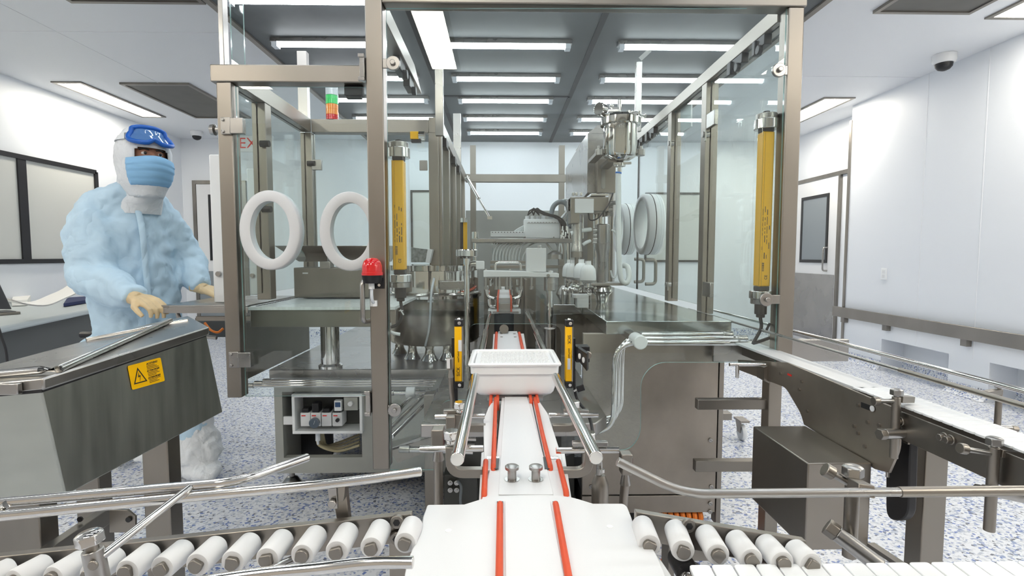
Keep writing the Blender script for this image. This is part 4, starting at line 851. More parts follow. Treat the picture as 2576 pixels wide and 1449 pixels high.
c = V((bx.x-.003, yb, zq(712))); link('cable_gland', MB().cyl(c, c+V((0, 0, -.02)), .010, n=14), MILKY, t); link('hex_nut', MB().hex(c+V((0, .03, -.062)), c+V((0, .03, -.082)), .013), MILKY, t); link('cable', MB().tube(sweep([c+V((0, 0, -.018)), c+V((0, 0, -.045)), c+V((0, .012, -.065)), c+V((.002, .034, -.07))], 5), .0055, 8), CLEARL, t)

# ================================================================ WHITE TRANSFER CONVEYOR IN FRONT
ZC = .86
def poly(px, z=ZC): return [PZ(x, y, z) for x, y in px]
cv = thing('transfer_conveyor', 'white plastic transfer conveyor with orange belts, running from the camera into the machine', 'conveyor', (.03, 1.0, ZC-.06))
disc = [(1022, 1449), (1024, 1420), (1036, 1385), (1060, 1345)]
dc = PZ(1352, 1449, ZC)
near = fil(poly([(1010, 1520), (1018, 1440), (1030, 1393), (1058, 1342), (1064, 1300), (1075, 1269), (1168, 1268), (1216, 1253), (1270, 1245), (1390, 1244), (1440, 1250), (1492, 1266), (1568, 1266), (1578, 1274), (1600, 1330), (1640, 1372), (1660, 1412), (1676, 1449), (1690, 1520)]), [0, .03, .03, .012, 0, .004, 0, .01, .03, .03, .01, 0, .004, .004, .01, .03, .03, .02, 0], 4, True)
link('near_plate', MB().prism(near, (0, 0, -.024)), WHITEP, cv, .0015)
link('under_plate', MB().prism(poly([(1640, 1380), (1664, 1410), (1690, 1449), (1720, 1520), (1640, 1520)], ZC-.012), (0, 0, -.02)), WHITEP, cv, .001)
link('near_strip', MB().prism(poly([(1270, 1262), (1384, 1262), (1418, 1449), (1436, 1530), (1274, 1530), (1272, 1449)], ZC+.0003), (0, 0, .0012)), WHITEP, cv, .0005)
m = MB()
for px, py in ((1128, 1335), (1534, 1325)): c = PZ(px, py, ZC); m.cyl(c, c+V((0, 0, .0006)), .004, n=18)
link('plug', m, MILKY, cv)
def slot(pts): return MB().prism(poly(pts, ZC+.0004), (0, 0, .0006))
link('belt_slot', slot([(1250, 1262), (1252, 1290), (1266, 1290), (1266, 1262)]), BLACK, cv); link('belt_slot', slot([(1390, 1262), (1396, 1290), (1410, 1290), (1403, 1262)]), BLACK, cv)
def belt(p, r=.0042, z=ZC+.002, nm='orange_belt'):
    pts = [PZ(x, y, z) for x, y in p]; a, b = pts[0], pts[-1]
    pts = [a+V((0, .004, -.02))]+pts+[b+V((0, -.004, -.02))]
    return link(nm, MB().tube(fil(pts, .012, 5), r, 10), ORANGE, cv)
belt([(1258, 1262), (1256, 1449), (1255, 1560)]); belt([(1397, 1262), (1430, 1449), (1449, 1560)])
# middle section
link('middle_plate', MB().prism(poly([(1212, 1256), (1232, 1182), (1245, 1182), (1262, 1000), (1335, 1000), (1375, 1182), (1413, 1182), (1436, 1256)], ZC-.002), (0, 0, -.03)), WHITEP, cv, .001)
link('middle_strip', MB().prism(poly([(1254, 1246), (1270, 1000), (1326, 1000), (1376, 1180), (1392, 1246)], ZC-.0016), (0, 0, .0016)), WHITEP, cv, .0004)
for sd, pts in ((0, [(1205, 1256), (1211, 1138), (1218, 1136), (1220, 1128), (1240, 1040), (1248, 1040), (1238, 1182), (1232, 1182), (1232, 1256)]), (1, [(1418, 1256), (1412, 1182), (1385, 1182), (1352, 1040), (1362, 1040), (1396, 1128), (1404, 1130), (1420, 1136), (1438, 1256)])):
    link('side_block', MB().prism(poly(pts, ZC-.006), (0, 0, -.05)), WHITEP, cv, .001)
for pts in ([(1216, 1056), (1228, 1026), (1240, 1008), (1248, 1008), (1240, 1182), (1222, 1182), (1218, 1152)], [(1340, 1008), (1356, 1008), (1378, 1040), (1414, 1150), (1412, 1182), (1378, 1182)]):
    link('side_strip', MB().prism(poly(pts, ZC-.001), (0, 0, -.026)), WHITEP, cv, .001)
link('belt_slot', slot([(1242, 1150), (1256, 1150), (1254, 1180), (1242, 1180)]), BLACK, cv); link('belt_slot', slot([(1366, 1150), (1382, 1150), (1384, 1180), (1370, 1180)]), BLACK, cv)
belt([(1247, 1000), (1244, 1090), (1241, 1176)]); belt([(1345, 1000), (1364, 1090), (1385, 1176)])
belt([(1222, 1156), (1218, 1240)], .0042); belt([(1404, 1156), (1425, 1240)], .0042)
m = MB(); c0, c1 = PZ(1225, 1160, ZC-.006), PZ(1256, 1160, ZC-.006); m.cyl(c0, c1, .008); c0, c1 = PZ(1372, 1160, ZC-.006), PZ(1404, 1160, ZC-.006); m.cyl(c0, c1, .008); link('belt_roller', m, CHROME, cv)
for px in (1288, 1348):
    c = PZ(px, 1206, ZC); z1 = A(px, 1176, c.y).z
    link('stop_peg', MB().lathe(c, [(.0115, 0), (.0115, .0008), (.0068, .001), (.0068, z1-ZC-.004), (.0105, z1-ZC-.002), (.0105, z1-ZC+.002), (.009, z1-ZC+.003)], n=24), STEELL, cv)
link('support_beam', MB().box(-.01, .62, ZC-.20, .075, 1.5, ZC-.035), STEELD, cv, .003)
link('support_leg', MB().box(-.0, .50, .02, .065, .56, ZC-.03), STEELD, cv, .003)
# bit under the tub and the far section
link('cross_axle', MB().cyl(PZ(1226, 998, ZC-.012), PZ(1365, 998, ZC-.012), .010), STEELL, cv)
for x in (1236, 1252, 1332, 1348): belt([(x, 985), (x+(x-1262)*.06, 1010)], .004)
cv2 = thing('infeed_conveyor', 'white conveyor section with orange belts behind the tub, under the glass gate', 'conveyor', PZ(1282, 850, ZC-.04))
ZC2 = ZC
link('white_bed', MB().prism(poly([(1238, 890), (1241, 840), (1252, 840), (1254, 833), (1301, 833), (1303, 839), (1318, 839), (1326, 890)]), (0, 0, -.035)), WHITEP, cv2, .002)
for p in ([(1249, 836), (1246, 890)], [(1306, 836), (1317, 890)]):
    pts = [PZ(*q, ZC+.003) for q in p]; pts = [pts[0]+V((0, .02, -.03))]+pts; link('orange_belt', MB().tube(fil(pts, .02), .006, 8), ORANGE, cv2)
m = MB()
for px, py in ((1262, 840), (1294, 840), (1262, 848), (1296, 848)): c = PZ(px, py, ZC); m.cyl(c, c+V((0, 0, .002)), .006, n=10)
link('screw', m, STEELL, cv2)
link('drive_shaft', MB().cyl(PZ(1268, 832, ZC-.05), PZ(1268, 832, ZC+.02)+V((0, .05, 0)), .02), STEELD, cv2)
link('stand', MB().box(.0, 2.0, ZB, .06, 2.06, ZC-.035), STEELD, cv2)
# bracket arms left and right of the conveyor
def arm(pts, Y, label, nut):
    t = thing('support_bracket', label, 'bracket', A(*pts[0], Y))
    P = [A(x, y, Y) for x, y in pts]; rings = []; F = fil(P, .022, 6)
    m = MB()
    m.tube(F, .01, 4); link('bent_bar', m, STEEL, t, .001)
    c = A(*nut, Y); link('hex_knob', MB().hex(c, c+V((0, 0, .014)), .0135).cyl(c+V((0, 0, -.008)), c, .009), CHROME, t, .002)
    link('clamp_rod', MB().cyl(c+V((-.05, 0, -.016)), c+V((.05, 0, -.016)), .005), CHROME, t)
    return t
arm([(1214, 1188), (1133, 1188), (1133, 1122)], .80, 'left L-shaped steel bracket holding the nearer end of the guide rod', (1136, 1104))
arm([(1412, 1188), (1480, 1188), (1482, 1105)], .80, 'right L-shaped steel bracket beside the middle conveyor', (1478, 1108))
arm([(1222, 1076), (1152, 1076), (1152, 1040)], 1.02, 'left upright steel bracket half way along the guide rod', (1157, 1028))
arm([(1390, 1076), (1452, 1076), (1450, 1030)], 1.02, 'right upright steel bracket half way along the guide rod', (1443, 1025))
def flat_clip(x0, x1, py, Y, label):
    a, b = A(x0, py, Y), A(x1, py, Y); return one('flat_clip', MB().box(a.x, Y-.006, a.z-.004, b.x, Y+.006, a.z+.003), STEELL, label, 'clip', None, .001)
flat_clip(1116, 1150, 1034, 1.03, 'thin flat steel clip left of the guide rod'); flat_clip(1440, 1528, 1115, .80, 'flat steel clip right of the guide rod, lower'); flat_clip(1418, 1480, 1034, 1.03, 'flat steel clip right of the guide rod, upper')
# guide rods
def rod(p, q, r, label, nm='guide_rod'):
    t = MB(); t.cyl(p, q, r, n=16); return one(nm, t, CHROME, label, 'rod', None, .001)
ZR = .925
rod(PZ(1150, 1156, ZR), PZ(1196, 948, ZR), .0095, 'left polished guide rod slanting beside the white tub')
rod(PZ(1500, 1152, ZR), PZ(1398, 948, ZR), .0095, 'right polished guide rod slanting beside the white tub')
rod(V((-.058, 1.42, ZR)), V((-.058, 2.45, ZR)), .0095, 'left guide rod behind the tub, inside the glass'); rod(V((.122, 1.42, ZR)), V((.122, 2.45, ZR)), .0095, 'right guide rod behind the tub, inside the glass')
# the syringe tub
TY0, TY1 = 1.205, 1.375
t = thing('syringe_tub', 'white plastic tub with a perforated insert on the orange belts', 'tub', (.031, 1.29, ZC+.003))
cx = A(1295, 900, 1.2).x; yc = (TY0+TY1)/2
zr = A(1295, 915, TY0).z; zst = A(1295, 938, TY0+.008).z; zb = ZC+.006
hw = (A(1412, 915, TY0).x-A(1178, 915, TY0).x)/2; hd = (TY1-TY0)/2+.012
def rr(hx, hy, r, z, k=5):
    return [V((cx+q.x, yc+q.y, z)) for q in fil([V((-hx, -hy, 0)), V((hx, -hy, 0)), V((hx, hy, 0)), V((-hx, hy, 0))], r, k, True)]
hb = hw*.905
m = MB(); m.loft([rr(hb*.90, hd*.78, .02, zb), rr(hb*.955, hd*.84, .024, zb+.006), rr(hb*.985, hd*.87, .022, zb+.018), rr(hb*.99, hd*.88, .02, zst-.001), rr(hb*1.05, hd*.94, .016, zst), rr(hb*1.06, hd*.95, .014, zr-.004), rr(hw*.985, hd*.99, .008, zr-.004), rr(hw, hd, .007, zr), rr(hw*.95, hd*.94, .008, zr+.0025), rr(hw*.9, hd*.86, .012, zr+.001), rr(hw*.88, hd*.83, .012, zr-.008)], cap=True)
link('tub_body', m, MILKY, t, ang=50)
m = MB(); ins = MB(); ins.prism(rr(hw*.87, hd*.82, .012, zr-.007), (0, 0, .003)); link('nest_insert', ins, WHITEP, t)
for i in range(16):
    for j in range(8):
        x = cx+(i-7.5)*hw*1.55/16+(.003 if j % 2 else 0); y = yc+(j-3.5)*hd*1.4/8; m.cyl((x, y, zr-.004), (x, y, zr+.001), .0035, n=8, cap=False); m.cyl((x, y, zr-.0035), (x, y, zr-.003), .003, n=6)
o_ = link('nest_holes', m, MILKY, t); o_['kind'] = 'stuff'
# small yellow light curtains with lettering
CYY = 1.37
def small_curtain(px0, px1, yt, yb, label, flip, dx):
    a, b = A(px0, yb, CYY), A(px1, yt, CYY); x0, x1, z0, z1 = a.x, b.x, a.z, b.z; e = .018
    t = thing('light_curtain', label, 'light curtain', ((x0+x1)/2, CYY, z0))
    link('yellow_housing', MB().box(x0, CYY-.012, z0+e, x1-.003, CYY+.012, z1-e), YELLOW, t, .002); link('silver_edge', MB().box(x1-.003, CYY-.011, z0+e, x1, CYY+.012, z1-e), STEELL, t)
    for q in (z0, z1-e):
        ec = link('end_cap', MB().box(x0-.0005, CYY-.013, q, x1+.0005, CYY+.013, q+e), BLACK, t, .002); c = V(((x0+x1)/2+.002, CYY-.013, q+e/2)); link('screw', MB().cyl(c, c+V((0, -.002, 0)), .0045, n=12), CHROME, ec, .0005)
    link('top_screw', MB().lathe(((x0+x1)/2, CYY, z1), [(.005, 0), (.004, .003), (0, .004)], n=12), CHROME, t)
    up = V((0, 0, 1)) if flip else V((0, 0, -1)); sx = V((-1, 0, 0)) if flip else V((1, 0, 0)); w_ = x1-x0; xm = (x0+x1)/2-.001
    zz1, zz2, zz3 = (z0+.045, z0+.085, z0+.115) if flip else (z1-.052, z1-.09, z1-.118)
    text('lettering', 'SICK', (xm, CYY-.0122, zz1), up, sx, .0085, INK, t); text('lettering', 'miniTwin4', (xm, CYY-.0122, zz2), up, sx, .005, INK, t)
    link('serial_label', MB().box(xm-.004 if not flip else xm+.000, CYY-.0128, zz3-.015, xm+.004 if not flip else xm+.009, CYY-.012, zz3+.015), WHITEP, t)
    return t
small_curtain(1145, 1165, 803, 974, 'short yellow light curtain with lettering, left of the tub', True, -1)
t = small_curtain(1421, 1441, 804, 974, 'short yellow light curtain with lettering, right of the tub', False, 1)
# mounts behind the small curtains
m = MB(); a, b = A(1138, 1050, 1.39), A(1150, 850, 1.39); m.box(a.x, 1.385, a.z, b.x, 1.40, b.z); one('sensor_mount', m, BLACK, 'black strip mount behind the left lettered light curtain', 'mount')
m = MB(); a, b = A(1441, 932, 1.39), A(1447, 851, 1.39); m.box(a.x, 1.385, a.z, b.x, 1.40, b.z); one('sensor_mount', m, BLACK, 'black strip mount behind the right lettered light curtain', 'mount')
t = thing('reflex_sensor', 'black sensor block with two white lenses, right of the right light curtain', 'sensor', A(1468, 900, 1.36)); a, b = A(1449, 912, 1.38), A(1484, 872, 1.38)
link('back_block', MB().box(a.x, 1.38, a.z, b.x, 1.42, b.z), BLACK, t, .002)
p = [A(1453, 905, 1.36), A(1476, 934, 1.30), A(1476, 890, 1.30), A(1453, 874, 1.36)]; link('front_block', MB().prism(p, (.008, .02, 0)), BLACK, t, .001)
n_ = (p[1]-p[0]).cross(p[3]-p[0]).normalized()
if n_.y > 0: n_ = -n_
for f_ in (.3, .72): c = lerp(lerp(p[0], p[3], .5), lerp(p[1], p[2], .5), f_)+n_*.001; link('white_lens', MB().lathe(c, [(.0075, 0), (.0075, .002), (.004, .003)], n_, n=18), MILKY, t)
c = A(1478, 892, 1.36); link('ring_knob', MB().cyl(c, c+V((0, -.012, 0)), .010), STEEL, t, .002)
ct = thing('cable_tag', 'black cable with a small black tag hanging right of the tub', 'cable', A(1460, 985, 1.38))
link('cable', MB().tube(sweep([A(1444, 930, 1.39), A(1446, 980, 1.385), A(1455, 1010, 1.38), A(1478, 1040, 1.3), A(1488, 1070, 1.25), A(1488, 1092, 1.2), A(1470, 1120, 1.15), A(1420, 1145, 1.1)], 6), .004, 8), RUBBER, ct)
a = A(1460, 978, 1.37); link('tag', MB().bar(A(1451, 980, 1.37), A(1470, 974, 1.37), .003, .017, V((0, 0, 1))), BLACK, ct, .002); link('tie', MB().cyl(A(1444, 984, 1.375), A(1452, 979, 1.372), .0025, n=8), WHITEP, ct)
# photo-eye sensors on angled steel tubes
def eye(px, y_top, y_bot, Y, w_, label, stalk, face=1, lens=True):
    a, b = A(px-w_, y_bot, Y), A(px+w_, y_top, Y); t = thing('photo_sensor', label, 'sensor', ((a.x+b.x)/2, Y, A(px, stalk[-1][1], Y).z)); d = b.x-a.x
    link('head', MB().box(a.x, Y-d*.6, a.z, b.x, Y+d*.6, b.z), STEEL, t, .002)
    if lens: link('lens', MB().box(b.x-.0005 if face > 0 else a.x-.001, Y-d*.42, a.z+(b.z-a.z)*.25, b.x+.001 if face > 0 else a.x+.0005, Y+d*.42, b.z-(b.z-a.z)*.2), mat('dark_red_lens', (.10, .008, .01), 0, .1, coat=.5), t)
    P = [A(x, y, Y+.0) for x, y in stalk]; c0 = V(((a.x+b.x)/2, Y, a.z))
    link('ferrule', MB().lathe(c0, [(d*.32, .0), (d*.42, -.012), (d*.5, -.02)], n=18), STEELL, t)
    link('stalk', MB().tube(fil([c0+V((0, 0, -.016))]+P, .03, 6), d*.40, 14), STEEL, t)
eye(1102, 1076, 1128, .86, 15, 'steel photo sensor with a dark red lens on a tube, left of the conveyor', [(1103, 1180), (1104, 1300)])
eye(1133, 900, 930, 1.32, 8, 'smaller photo sensor with a white tag, behind the left guide rod', [(1135, 985), (1138, 1000), (1138, 1036), (1136, 1060)], lens=False)
a = A(1127, 915, 1.30); one('sensor_tag', MB().box(a.x-.003, 1.298, a.z-.012, a.x+.005, 1.30, a.z+.012), WHITEP, 'white label on the smaller photo sensor left of the tub', 'label')
eye(1574, 1138, 1190, .86, 14, 'steel photo sensor with a dark lens, right, behind the bent rail end', [(1570, 1240), (1566, 1300)])
a, b = A(1121, 1082, 1.0), A(1145, 1049, 1.0); one('rod_block', MB().box(a.x, 1.0, a.z, b.x, 1.03, b.z), STEEL, 'small square steel block under the smaller photo sensor', 'block', None, .002)
# clip on a tube, right
t = thing('rail_clip', 'curved steel clip on an upright tube, right of the conveyor', 'clip', A(1510, 1300, .82))
c = A(1510, 1195, .82); link('tube', MB().lathe(c, [(.014, -.09), (.014, -.02), (.013, -.012), (.008, 0)]), STEEL, t); link('upright', MB().cyl(c+V((0, 0, -.2)), c+V((0, 0, -.09)), .0135), STEEL, t)
link('clip', MB().tube(sweep([A(1507, 1196, .82), A(1508, 1168, .82), A(1506, 1150, .82), A(1508, 1136, .82), A(1514, 1130, .82)], 5), .005, 8), STEELL, t); link('screw', MB().cyl(A(1515, 1188, .81), A(1515, 1180, .81), .004), CHROME, t)

# ================================================================ ROLLER CONVEYORS
ZA = .862
def rollers(ends, label, bar, side):
    c = PZ(*ends[len(ends)//2][0], ZA); t = thing('roller_conveyor', label, 'roller conveyor', (c.x, c.y, ZA-.05))
    for (n, f) in ends:
        p, q = PZ(*n, ZA), PZ(*f, ZA); d = (p-q).normalized(); r = .0132
        R = link('roller', MB().lathe(q, [(r*.9, 0), (r, .002), (r, (p-q).length-.002), (r*.93, (p-q).length), (.006, (p-q).length)], d, n=32), WHITEP, t)
        a_ = random.random()*6; x, y, dd = frame(d); pts = []
        for i in range(20):
            an = 2*PI*i/20; rr_ = .0080
            cx_ = math.cos(an)*rr_; cy_ = math.sin(an)*rr_
            pts.append((cx_, cy_))
        pts = [(max(min(u, .0062), -.0080), v) for u, v in pts]
        pts = [(u, max(v, -.0066)) for u, v in pts]
        ca, sa = math.cos(a_), math.sin(a_)
        P = [p+x*(u*ca-v*sa)+y*(u*sa+v*ca)-d*.002 for u, v in pts]
        link('shaft_end', MB().prism(P, d*.007), STEELD, R, .001)
    P = [PZ(x, y, ZA+.012) for x, y in bar]
    B = MB(); B.prism([P[0], P[1], P[1]+V((0, 0, -.036)), P[0]+V((0, 0, -.036))], (0, .010, 0)); link('side_bar', B, STEEL, t, .001)
    return t, P
near = [(1019, 1366), (934, 1378), (847, 1388), (760, 1397), (672, 1406), (585, 1414), (496, 1421), (408, 1429), (320, 1438), (228, 1446), (134, 1455), (36, 1464)]
far = [(1044, 1311), (964, 1319), (882, 1327), (803, 1335), (719, 1345), (638, 1354), (553, 1363), (470, 1372), (385, 1381), (299, 1391), (212, 1401), (122, 1411)]
far = [(x-6, y+10) for x, y in far]
lt, PB = rollers(list(zip(near, far))+[((-62, 1474), (30, 1432))], 'row of white rollers on a steel bar, left of the white table', [(-120, 1413), (1035, 1293)], -1)
for px, py in ((1000, 1309), (999, 1350)):
    c = A(px, py, lerp(PB[0], PB[1], (px+120)/1155).y-.002); s_ = link('socket_screw', MB().cyl(c, c+V((0, -.006, 0)), .0085, n=18), STEELD, lt, .001); link('socket', MB().hex(c+V((0, -.005, 0)), c+V((0, -.0065, 0)), .0045), BLACK, s_)
c = A(1000, 1380, .66); link('leg', MB().box(c.x-.012, .665, .35, c.x+.02, .685, .83), STEEL, lt)
near = [(1634, 1372), (1718, 1386), (1806, 1396), (1890, 1408), (1968, 1416), (2040, 1420)]
far = [(1607, 1310), (1690, 1320), (1767, 1333), (1842, 1347), (1917, 1358), (1990, 1372)]
far = [(x+8, y+10) for x, y in far]
rt, PB = rollers(list(zip(near, far)), 'row of white rollers on a steel bar, right of the white table', [(1600, 1288), (2030, 1362)], 1)
for px, py in ((1730, 1318),):
    c = A(px, py, lerp(PB[0], PB[1], (px-1600)/430).y-.002); s_ = link('socket_screw', MB().cyl(c, c+V((0, -.006, 0)), .0085, n=18), STEELD, rt, .001); link('socket', MB().hex(c+V((0, -.005, 0)), c+V((0, -.0065, 0)), .0045), BLACK, s_)
c = A(1770, 1385, .62); link('mount_plate', MB().box(c.x-.03, .63, c.z-.02, c.x+.035, .64, c.z+.02), STEEL, rt, .001); c = A(1715, 1440, .58); link('adjuster', MB().cyl(A(1708, 1405, .62), A(1735, 1449, .56), .014), BLACK, rt); link('bent_pipe', MB().tube(sweep([A(1720, 1460, .56), A(1735, 1432, .57), A(1755, 1435, .57), A(1765, 1470, .56)], 5), .007), CHROME, rt)
link('leg', MB().box(A(1697, 0, .68).x, .66, .35, A(1712, 0, .68).x, .69, .84), STEELD, rt)

# ================================================================ LEFT FOREGROUND RAILS
Zr = .935; RR = .0054
def rail(P, label, r=RR, rad=.05, z=Zr, nm='guide_rail', m=CHROME):
    pts = [PZ(*p, z) for p in P]; return one(nm, MB().tube(fil(pts, rad, 8), r, 16), m, label, 'rail', None, .001)
gr = thing('guide_rail', 'polished double guide rail with cross tubes, left foreground', 'rail', PZ(480, 1230, Zr))
link('upper_rail', MB().tube(fil([PZ(-160, 1278, Zr), PZ(480, 1222, Zr), PZ(600, 1212, Zr), PZ(775, 1150, Zr)], .06, 8), RR, 16), CHROME, gr, .001)
link('lower_rail', MB().tube(fil([PZ(-160, 1313, Zr-.01), PZ(460, 1251, Zr-.01), PZ(860, 1215, Zr-.01), PZ(1060, 1186, Zr-.01)], .06, 8), RR*1.08, 16), CHROME, gr, .001)
link('cross_tube', MB().cyl(PZ(478, 1226, Zr), A(255, 1400, PZ(255, 1420, .90).y), .0042, n=16), CHROME, gr)
link('cross_tube', MB().cyl(PZ(18, 1268, Zr), A(-90, 1340, PZ(-90, 1330, .90).y), .0042, n=16), CHROME, gr)
g = rail([(480, 1470), (640, 1444), (820, 1428), (930, 1414), (1040, 1415)], 'short polished guide rail at the bottom edge, left of the white table', .0058, .05, .90)
Yp = PZ(255, 1400, .90).y-.015
kb = thing('clamp_post', 'polished clamp post with a big hexagonal knob, bottom left corner', 'post', A(250, 1449, Yp)); c0 = A(233, 1382, Yp); c1 = A(258, 1500, Yp); ax = (c0-c1).normalized()
link('post', MB().cyl(c1, c0, .0092, n=22), STEELL, kb, .001); h0 = A(228, 1368, Yp); link('neck', MB().cyl(c0-ax*.002, h0, .0055, n=16), STEELD, kb)
hx_ = [(math.cos(2*PI*i/12), math.sin(2*PI*i/12)) for i in range(12)]
link('hex_knob', MB().cyl(h0, h0+ax*.010, .0122, .0122, n=6).cyl(h0+ax*.010, h0+ax*.0125, .0118, .008, n=18), CHROME, kb, .001)
c = A(237, 1420, Yp-.0085); link('cross_pin', MB().cyl(c, c+V((0, -.003, .0)), .0048, n=18), STEEL, kb, .001)
rod(A(800, 1380, .62), A(640, 1449, .53), .0045, 'thin steel rod slanting under the left rollers', 'slanting_rod')
# strap bracket under the lower rail
t = thing('rail_bracket', 'steel strap bracket with a bolt under the left guide rail', 'bracket', A(855, 1260, .72)); YB_ = PZ(855, 1232, Zr-.02).y
link('strap', MB().prism([A(823, 1226, YB_), A(846, 1224, YB_), A(849, 1280, YB_), A(830, 1281, YB_)], (0, .004, 0)), STEELL, t, .0005)
c = A(837, 1265, YB_-.002); link('bolt', MB().hex(c, c+V((0, -.005, 0)), .0055), STEELL, t, .001)
link('block', MB().prism([A(848, 1222, YB_), A(868, 1222, YB_), A(864, 1262, YB_), A(850, 1262, YB_)], (0, .02, 0)), STEEL, t, .001)
link('flat_bar', MB().prism([A(838, 1255, YB_+.02), A(870, 1238, YB_+.02), A(878, 1312, YB_+.02), A(848, 1318, YB_+.02)], (0, .012, 0)), STEEL, t, .001)

# ================================================================ STEEL HOOD, LEFT FOREGROUND
hd_ = thing('conveyor_hood', 'large brushed steel hood with a yellow warning sticker, left foreground', 'machine hood', A(330, 1100, 1.3))
T1, T2, B1, B2 = A(105, 988, .98), A(520, 846, 1.50), A(165, 1247, 1.02), A(560, 1037, 1.52)
L1, L2 = A(-260, 1020, .98), A(-260, 1262, 1.02)
K1, K2 = A(-200, 905, 1.9), A(385, 866, 1.95)
K1 = V((L1.x-.05, 1.75, T1.z)); K2 = V((T2.x-.22, T2.y+.28, T2.z-.0))
n0_ = (T2-T1).cross(B1-T1); d0_ = ray(560, 1037); B2 = CAM+d0_*(n0_.dot(T1-CAM)/n0_.dot(d0_))
m = MB(); v = m.vs([T1, T2, B2, B1, L1, L2, K2, K2+V((.03, .02, -.2)), K1, K1+V((0, 0, -.25))])
for q in ((0, 1, 2, 3), (4, 0, 3, 5), (1, 6, 7, 2), (4, 8, 9, 5), (8, 6, 7, 9), (3, 2, 7, 9, 5)): m.face([v[i] for i in q])
link('shell', m, HOODM, hd_, .003)
up_ = V((0, 0, .006)); n1 = (T2-T1).cross(B1-T1).normalized(); n1 = n1 if n1.y < 0 else -n1
lid = [L1+V((0, -.004, 0)), T1+n1*.004, T2+n1*.004+V((.004, 0, 0)), K2, K1]
link('lid', MB().prism([p+V((0, 0, .004)) for p in lid], (0, 0, .024)), STEELL, hd_, .004)
link('lid_gasket', MB().prism([p*1 for p in [L1, T1, T2, K2, K1]], (0, 0, .006)), BLACK, hd_)
for o_ in (.20,): a = lerp(L1, K1, o_*3.0); b = lerp(T2, K2, o_*3.0); link('lid_rib', MB().bar(lerp(a, b, .05)+V((0, 0, .032)), lerp(a, b, .93)+V((0, 0, .032)), .012, .01), CHROME, hd_, .002)
link('lid_handle', MB().tube([L1+V((.0, .05, .036)), T1+V((-.03, .035, .036)), T1+V((.0, .04, .036)), lerp(T1, K2, .8)+V((0, 0, .036))], .008, 10), CHROME, hd_)
c = T1+V((-.05, -.008, .01)); link('latch', MB().cbox(c, .035, .012, .022), STEELL, hd_, .002)
# sticker on the front face
u = (T2-T1).normalized(); dn = (B1-T1); dn = (dn-u*dn.dot(u)).normalized()
def onface(px, py):
    d = ray(px, py); t_ = n1.dot(T1-CAM)/n1.dot(d); return CAM+d*t_+n1*.0012
S = [onface(*q) for q in ((319, 921), (402, 899), (413, 958), (331, 981))]
st = link('warning_sticker', MB().prism(fil(S, .004, 3, True), n1*.0008), YELLOW, hd_)
off = n1*.0011
def sf(a, b): return lerp(lerp(S[0], S[1], a), lerp(S[3], S[2], a), b)+off
tri = [sf(.25, .16), sf(.46, .80), sf(.07, .80)]; cc_ = (tri[0]+tri[1]+tri[2])/3
m = MB()
for i in range(3):
    a, b = tri[i], tri[(i+1) % 3]; a2, b2 = lerp(a, cc_, .2), lerp(b, cc_, .2); m.prism([a, b, b2, a2], n1*.0004)
e0, e1, e2, e3, e4, e5 = sf(.26, .36), sf(.22, .56), sf(.275, .54), sf(.25, .74), sf(.30, .49), sf(.255, .50)
m.prism([e0, e1, e2, e3, e4, e5], n1*.0004); link('warning_symbol', m, INK, st)
us = (S[1]-S[0]).normalized(); vs_ = (S[0]-S[3]).normalized(); vs_ = (vs_-us*vs_.dot(us)).normalized()
for i, s_ in enumerate(('ACHTUNG!', 'ATTENTION!', 'ATTENTION!')): text('lettering', s_, sf(.70, .12+.29*i), us, vs_, .0052, INK, st)
m = MB()
for i in range(3):
    for k in range(3):
        a = sf(.52, .20+.29*i+.06*k); m.bar(a, a+us*(.028+.006*((i+k) % 3)), .0012, .0004, n1)
link('small_print', m, INK, st)
# legs and braces of the hood stand
sl = thing('hood_stand', 'steel legs and braces holding up the hood on the left', 'stand', A(330, 1300, 1.45))
a = A(335, 1180, 1.5); link('leg', MB().box(A(303, 0, 1.5).x, 1.5, 0, A(372, 0, 1.5).x, 1.56, a.z+.15), STEEL, sl, .003)
a = A(213, 1250, 1.75); link('leg', MB().box(a.x-.03, 1.75, 0, a.x+.05, 1.81, A(0, 1150, 1.75).z), STEELD, sl, .003)
a = A(0, 1300, 1.4); link('leg', MB().box(a.x-.04, 1.4, 0, A(20, 0, 1.4).x, 1.46, A(0, 1200, 1.4).z), STEELD, sl, .003)
p0, p1 = A(90, 1420, 1.3), A(275, 1290, 1.62); link('diagonal_brace', MB().bar(p0, p1, .03, .05), STEELD, sl, .002)
link('gusset', MB().prism([A(275, 1283, 1.49), A(320, 1283, 1.49), A(340, 1300, 1.49), A(340, 1340, 1.49), A(275, 1340, 1.49)], (0, .008, 0)), STEEL, sl, .001)
for px, py in ((200, 1307), (322, 1308)): c = A(px, py, 1.485); link('gusset_hole', MB().cyl(c, c+V((0, .004, 0)), .008, n=12), BLACK, sl)

# ================================================================ RIGHT SLAT CONVEYOR
t = thing('slat_conveyor', 'curved white slat conveyor with steel side plates, right', 'conveyor', (.97, 1.3, ZC-.1))
bx0, bx1 = .905, 1.0; yc0 = 1.02
link('belt_straight', MB().box(bx0+.006, 1.28, ZC-.008, bx1-.006, 2.6, ZC), WHITEP, t, .001)
